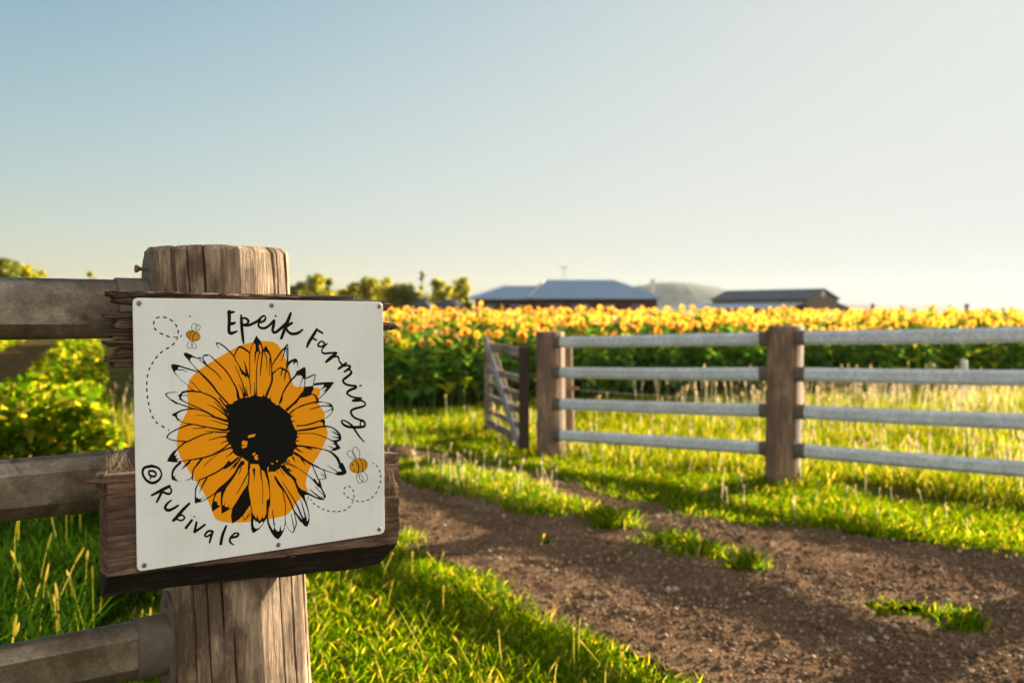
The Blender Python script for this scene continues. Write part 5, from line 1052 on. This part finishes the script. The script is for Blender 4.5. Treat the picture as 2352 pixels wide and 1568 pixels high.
# ------------------------------------------------------------------ trees
M['trunk'] = simple('tree_bark', (0.10, 0.075, 0.055), .9, noise=.3, nscale=4)
M['treeleaf'] = foliage('tree_leaf', [(0, (0.13, 0.15, 0.012)), (.6, (0.22, 0.22, 0.02)), (1, (0.33, 0.30, 0.04))], trans=.62, tcol=(1.1, 1, .4), tboost=1.9)
M['treedark'] = foliage('dark_tree_leaf', [(0, (0.08, 0.105, 0.012)), (.6, (0.13, 0.15, 0.016)), (1, (0.20, 0.20, 0.025))], trans=.55, tcol=(1.1, 1, .4), tboost=1.8)
def tree(label, x, y_top, D, wpx, nclump, nleaf, seed, mat='treeleaf', base=.15, open_=0.0, group='trees on the left horizon'):
    r = np.random.default_rng(seed); X = (x - CX) / FPX * D; H = CAMH + (HY - y_top) / FPX * D + .1; Wd = 1.18 * wpx / FPX * D
    o = root('tree', (X, D, -.1), label, 'tree', group)
    mb = MB(); lean = r.uniform(-.04, .04) * H; top = np.array([X + lean, D, H * .72])
    mb.tube([(X, D, -.2), (X + lean * .4, D, H * .35), tuple(top)], [H * .03, H * .022, H * .008], 7)
    cl = []
    for k in range(nclump):
        f = base + (1 - base) * ((k + r.random()) / nclump); env = math.sin(math.pi * min(1, .25 + .75 * (1 - (f - base) / (1 - base) * .85))) if open_ == 0 else (.4 + .6 * f)
        a = r.uniform(0, 6.283); q = np.sqrt(r.random()) * Wd * .40 * max(.25, env)
        c = np.array([X + lean * f + q * math.cos(a), D + q * math.sin(a), H * f]); rd = Wd * r.uniform(.20, .32) * (.75 if open_ else 1)
        c[2] = min(c[2], H - rd * .8); cl.append((c, rd)); mb.tube([(X + lean * f * .7, D, max(.3, H * f * .55)), tuple(c)], [H * .010, H * .004], 5)
    mb.build('trunk', M['trunk'], o)
    per = nleaf // nclump; C = np.repeat(np.array([c for c, _ in cl]), per, 0); Rr = np.repeat(np.array([q for _, q in cl]), per)
    d = r.normal(0, 1, (len(C), 3)); d /= np.linalg.norm(d, axis=1)[:, None]; P = C + d * (Rr * r.random(len(C)) ** .4)[:, None] * np.array([1, 1, .8])
    s = r.uniform(.10, .22, len(C)) * (H / 6) ** .4; d1 = r.normal(0, 1, (len(C), 3)); d1 /= np.linalg.norm(d1, axis=1)[:, None]; d2 = np.cross(d1, r.normal(0, 1, (len(C), 3))); d2 /= np.linalg.norm(d2, axis=1)[:, None]
    V = np.stack([P - d1 * s[:, None], P + d2 * s[:, None] * .7, P + d1 * s[:, None], P - d2 * s[:, None] * .7], 1).reshape(-1, 3)
    F = (np.array([(0, 1, 2), (0, 2, 3)])[None] + (np.arange(len(C)) * 4)[:, None, None]).reshape(-1, 3)
    mk('crown', V, F, M[mat], o)
TREES = [
 ('dark round tree just right of the timber post', 682, 648, 110, 44, 9, 2400, 'treedark', .1, 0), ('tall broad yellow green tree, the highest right of the timber post', 728, 629, 112, 62, 12, 3600, 'treeleaf', .1, 0),
 ('small dark topped tree beside the highest yellow green tree', 766, 641, 115, 34, 7, 1600, 'treedark', .1, 0), ('low yellowish tree between the dark topped tree and its taller right neighbour', 802, 649, 108, 44, 9, 2000, 'treeleaf', .08, 0),
 ('tall yellow green tree left of the pale domed tree', 838, 636, 110, 52, 11, 3000, 'treeleaf', .08, 0), ('pale domed tree with an open crown behind the green bushes', 884, 637, 130, 40, 8, 1300, 'treeleaf', .45, 1),
 ('low wide green bush tree under the pale domed tree', 893, 655, 104, 68, 11, 3200, 'treeleaf', .06, 0), ('dense round green tree left of the slim mast like tree', 930, 652, 104, 56, 11, 3200, 'treedark', .06, 0),
 ('very slim tall bare stemmed tree with a small top', 967, 626, 125, 12, 3, 420, 'treedark', .82, 1), ('brownish leafless looking small tree under the slim tall one', 958, 655, 120, 26, 5, 700, 'treeleaf', .35, 1),
 ('leaning dark green tree with a gap in its crown near the water tanks', 1014, 640, 106, 62, 14, 1900, 'treeleaf', .2, 1), ('flat topped spreading tree beside the house roof', 1062, 638, 110, 56, 13, 1500, 'treeleaf', .3, 1),
 ('thin low shrub against the left end of the house', 1076, 668, 100, 34, 6, 900, 'treeleaf', .2, 1),
 ('big dark olive tree at the left edge of the photo', 4, 596, 84, 80, 13, 4200, 'treedark', .05, 0), ('yellow lit tree second from the left edge', 52, 610, 88, 70, 12, 3800, 'treeleaf', .05, 0),
 ('low tree tapering off the left hand group', 88, 622, 92, 40, 8, 1800, 'treeleaf', .05, 0), ('small lone tree standing over the top steel rail', 214, 626, 100, 26, 6, 1100, 'treeleaf', .1, 0)]
TREES += [('low bush under the tall broad yellow green tree', 712, 660, 122, 70, 9, 2200, 'treeleaf', .04, 0), ('low bush under the dark topped tree', 770, 662, 122, 66, 9, 2200, 'treeleaf', .04, 0),
 ('low bush left of the tall tree beside the domed one', 815, 661, 120, 60, 9, 2000, 'treeleaf', .04, 0), ('low bush right of the tall tree beside the domed one', 858, 662, 120, 58, 9, 2000, 'treedark', .04, 0),
 ('low pale bush behind the dense round green tree', 948, 664, 124, 56, 8, 1800, 'treeleaf', .04, 0), ('low bush behind the smaller water tank', 985, 668, 124, 56, 8, 1800, 'treeleaf', .04, 0), ('low bush behind the wider water tank', 1036, 670, 124, 60, 8, 1800, 'treeleaf', .04, 0)]
for i, (lb, x, yt, D, w, nc, nl, mt, bs, op) in enumerate(TREES): tree(lb, x, yt, D, w, nc, nl, 600 + i, mt, bs, op)

# ------------------------------------------------------------------ farm buildings
M['roof'] = simple('blue_grey_roof', (0.25, 0.34, 0.43), .42, metal=.25, noise=.06, nscale=.7)
M['cap'] = simple('pale_roof_capping', (0.42, 0.43, 0.42), .6, metal=.1)
M['brick'] = simple('dark_red_brick', (0.055, 0.026, 0.021), .9, noise=.3, nscale=6)
M['glass'] = simple('dark_window_glass', (0.03, 0.03, 0.035), .12, spec=.8)
M['frame'] = simple('cream_window_frame', (0.14, 0.12, 0.10), .6)
M['shedwall'] = simple('olive_shed_steel', (0.115, 0.105, 0.07), .6, metal=.2, noise=.1, nscale=1)
M['shedroof'] = simple('dark_shed_roof', (0.10, 0.105, 0.10), .55, metal=.3, noise=.1, nscale=1)
M['skillion'] = simple('pale_zinc_roof', (0.42, 0.44, 0.46), .45, metal=.35, noise=.12, nscale=.8)
M['tank'] = simple('blue_grey_tank', (0.06, 0.068, 0.08), .75, spec=.15, noise=.12, nscale=1)
M['pole'] = simple('pale_pole', (0.60, 0.55, 0.48), .8, noise=.1, nscale=2)
house = root('house', (6, 99, -.1), 'low brick house with blue grey hipped roof behind the sunflowers', 'house')
def hip(x0, x1, y0, y1, ze, zr, rx0, rx1, ov=.55):
    yr = (y0 + y1) / 2; V = [(x0 - ov, y0 - ov, ze), (x1 + ov, y0 - ov, ze), (x1 + ov, y1 + ov, ze), (x0 - ov, y1 + ov, ze), (rx0, yr, zr), (rx1, yr, zr)]
    V += [(a, b, c - .16) for a, b, c in V[:4]]
    F = [(0, 1, 5, 4), (1, 2, 5), (2, 3, 4, 5), (3, 0, 4), (0, 6, 7, 1), (1, 7, 8, 2), (2, 8, 9, 3), (3, 9, 6, 0), (6, 9, 8, 7)]
    return V, F
mb = MB(); mb.box((8.0, 99.6, 1.5), (5.9, 4.2, 1.55)); mb.box((-.68, 99.2, 1.45), (2.86, 3.4, 1.5)); walls = mb.build('walls', M['brick'], house)
mb = MB(); V, F = hip(2.1, 13.9, 95.4, 103.8, 3.06, 4.86, 3.3, 10.2); mb.add(V, F); rf = mb.build('roof', M['roof'], house)
mb = MB(); V, F = hip(-3.5, 2.4, 95.8, 102.6, 3.02, 4.26, -.7, 2.6); mb.add(V, F); rf2 = mb.build('roof', M['roof'], house)
mb = MB(); mb.box((2.42, 97.2, 3.98), (1.6, .16, .03), np.array([1.75, 4.75, 1.8]) / 5.37, np.cross([0, 0, 1], np.array([1.75, 4.75, 1.8]) / 5.37) / .94, np.array([-.11, -.31, .94])); 
a_, b_ = np.array([1.55, 94.85, 3.06]), np.array([3.2, 99.35, 4.74]); mb = MB(); mb.tube([a_, b_], .15, 8); mb.build('ridge_capping', M['cap'], rf)
a_, b_ = np.array([-4.05, 95.25, 3.06]), np.array([-.7, 99.2, 4.29]); mb = MB(); mb.tube([a_, b_], .09, 8); mb.build('ridge_capping', M['roof'], rf2)
for x, w in ((-2.2, .55), (.3, .5), (4.2, .7), (6.6, .9), (9.2, .7), (12.0, .6)):
    y = 95.40 - .015 if x > 2.1 else 95.80 - .015
    mb = MB(); mb.box((x, y, 1.75), (w, .035, .62)); fr = mb.build('window', M['frame'], house)
    mb = MB(); mb.box((x - w * .5, y - .04, 1.75), (w * .44, .01, .54)); mb.box((x + w * .5, y - .04, 1.75), (w * .44, .01, .54)); mb.build('pane', M['glass'], fr)
mb = MB(); mb.box((2.9, 95.38, 1.05), (.45, .03, 1.03)); mb.build('door', M['gatedark'], house)
mb = MB(); mb.tube([(5.2, 100, 4.7), (5.2, 100, 6.3)], .03, 6); mb.box((5.2, 100, 6.2), (.5, .02, .02)); mb.box((5.2, 100, 6.0), (.35, .02, .02)); mb.build('antenna', M['screw'], house)

def shed():
    c = np.array([29.4, 112.0, -.1]); a = math.radians(50); u = np.array([math.cos(a), -math.sin(a), 0]); v = np.array([math.sin(a), math.cos(a), 0])
    s = root('farm_shed', c, 'dark olive gabled farm shed with pale lean-to roof at the right of the house', 'shed')
    L, Wd, ze, zr = 6.3, 2.9, 3.15, 4.2; P = lambda i, j, z: c + u * i + v * j + ZD * (z + .1)
    mb = MB(); V = [P(-L, -Wd, 0), P(L, -Wd, 0), P(L, Wd, 0), P(-L, Wd, 0), P(-L, -Wd, ze), P(L, -Wd, ze), P(L, Wd, ze), P(-L, Wd, ze), P(-L, 0, zr - .05), P(L, 0, zr - .05)]
    mb.add(V, [(0, 1, 5, 4), (1, 2, 6, 9, 5), (2, 3, 7, 6), (3, 0, 4, 8, 7)]); mb.build('walls', M['shedwall'], s)
    mb = MB(); o = .25
    for sg in (-1, 1):
        q = [P(-L - o, sg * (Wd + o), ze - .06), P(L + o, sg * (Wd + o), ze - .06), P(L + o, 0, zr), P(-L - o, 0, zr)]
        mb.add(q + [p - ZD * .06 for p in q], [(0, 1, 2, 3), (7, 6, 5, 4), (0, 4, 5, 1), (1, 5, 6, 2), (3, 2, 6, 7), (0, 3, 7, 4)])
    mb.build('roof', M['shedroof'], s)
    mb = MB(); cc = P(L + .02, 0, 3.62); mb.tube([cc, cc + u * .05], .38, 14); mb.build('vent', M['cap'], s)
    mb = MB(); q = [P(-L - 2.2, -Wd - 3.6, 2.05), P(L - .3, -Wd - 3.6, 2.05), P(L - .3, -Wd - .02, 2.72), P(-L - 2.2, -Wd - .02, 2.72)]
    mb.add(q + [p - ZD * .07 for p in q], [(0, 1, 2, 3), (7, 6, 5, 4), (0, 4, 5, 1), (1, 5, 6, 2), (2, 6, 7, 3), (0, 3, 7, 4)]); mb.build('lean_to_roof', M['skillion'], s)
    for i in (-L - 2.0, -1.6, L - .6):
        mb = MB(); mb.box(P(i, -Wd - 3.5, 1.0), (.09, .09, 1.03), u, v); mb.build('post', M['shedwall'], s)
    mb = MB(); q = [P(L - .05, Wd + .02, 2.75), P(L - .05, Wd + 3.2, 1.95), P(-L + .5, Wd + 3.2, 1.95), P(-L + .5, Wd + .02, 2.75)]
    mb.add(q + [p - ZD * .07 for p in q], [(3, 2, 1, 0), (4, 5, 6, 7), (0, 1, 5, 4), (1, 2, 6, 5), (2, 3, 7, 6), (0, 4, 7, 3)]); mb.build('lean_to_roof', M['shedroof'], s)
    mb = MB(); q = [P(L - .2, Wd + .02, 0), P(L - .2, Wd + 3.1, 0), P(L - .2, Wd + 3.1, 1.9), P(L - .2, Wd + .02, 2.66)]; mb.add(q + [p - u * .08 for p in q], [(0, 1, 2, 3), (7, 6, 5, 4), (0, 3, 7, 4), (2, 1, 5, 6), (3, 2, 6, 7), (1, 0, 4, 5)]); mb.build('end_wall', M['shedwall'], s)
shed()
def tank(label, x0, x1, ytop, D):
    X = ((x0 + x1) / 2 - CX) / FPX * D; R = (x1 - x0) / 2 / FPX * D; H = CAMH + (HY - ytop) / FPX * D
    t = root('water_tank', (X, D, -.1), label, 'water tank', 'dark water tanks beside the house')
    prof = [(R, -.1), (R * 1.0, H * .30), (R * 1.015, H * .31), (R * 1.0, H * .32), (R, H * .56), (R * 1.015, H * .57), (R, H * .58), (R, H * .76), (R * .93, H * .84), (R * .5, H * .955), (R * .12, H), (.001, H)]
    n = 40; V = [(X + q * math.cos(a), D + q * math.sin(a), z) for q, z in prof for a in np.linspace(0, 6.283185, n, endpoint=False)]
    F = [(j * n + i, j * n + (i + 1) % n, (j + 1) * n + (i + 1) % n, (j + 1) * n + i) for j in range(len(prof) - 1) for i in range(n)]
    smooth_angle(mk('tank_body', V, F, M['tank'], t)); mb = MB(); mb.tube([(X + R * .35, D - R * .2, H * .93), (X + R * .35, D - R * .2, H * 1.0)], R * .16, 14); mb.build('lid', M['tank'], t)
tank('smaller dark round water tank, the left one of the pair by the house', 944, 994, 687, 88); tank('wider dark water tank between the smaller tank and the house', 994, 1068, 687, 92)
pl_ = root('pole', (15.0, 106, -.1), 'pale square pole standing behind the right end of the house roof', 'pole')
mb = MB(); mb.box((15.0, 106, 2.45), (.21, .21, 2.6), bev=.02); mb.build('shaft', M['pole'], pl_); mb = MB(); mb.box((15.0, 106, 5.08), (.25, .25, .05), bev=.02); mb.build('cap', M['cap'], pl_)
def far_post(label, x, yt, D, w, mat='farpost'):
    X = (x - CX) / FPX * D; H = CAMH + (HY - yt) / FPX * D
    mb = MB(); mb.tube([(X, D, -.2), (X + .01, D, H * .5), (X, D, H - .03), (X, D, H)], [w, w * .97, w * .94, w * .7], 10); o = mb.build('marker_post', M[mat]); props(o, label, 'post', 'posts standing in the field')
far_post('dark post rising from the sunflowers just right of the farm shed', 2005, 697, 60, .11); far_post('short dark post left of the tall one above the sunflowers at right', 2182, 702, 60, .12); far_post('dark post, tallest of those above the sunflowers at the right edge', 2221, 698, 52, .12)
far_post('short white post against the dark sunflower hedge at right', 2214, 826, 17, .06, 'pole')

# ------------------------------------------------------------------ evening haze
def haze():
    m, t, o = newmat('haze_air'); v = N(t, 'ShaderNodeVolumePrincipled'); v.inputs['Color'].default_value = (0.86, 0.90, 0.92, 1); v.inputs['Density'].default_value = .000065; v.inputs['Anisotropy'].default_value = 0.0
    t.links.new(v.outputs[0], o.inputs['Volume'])
    mb = MB(); mb.box((0, 1720, 64), (2650, 1990, 66)); h = mb.build('haze', m); props(h, kind='stuff'); h.display_type = 'WIRE'
haze()
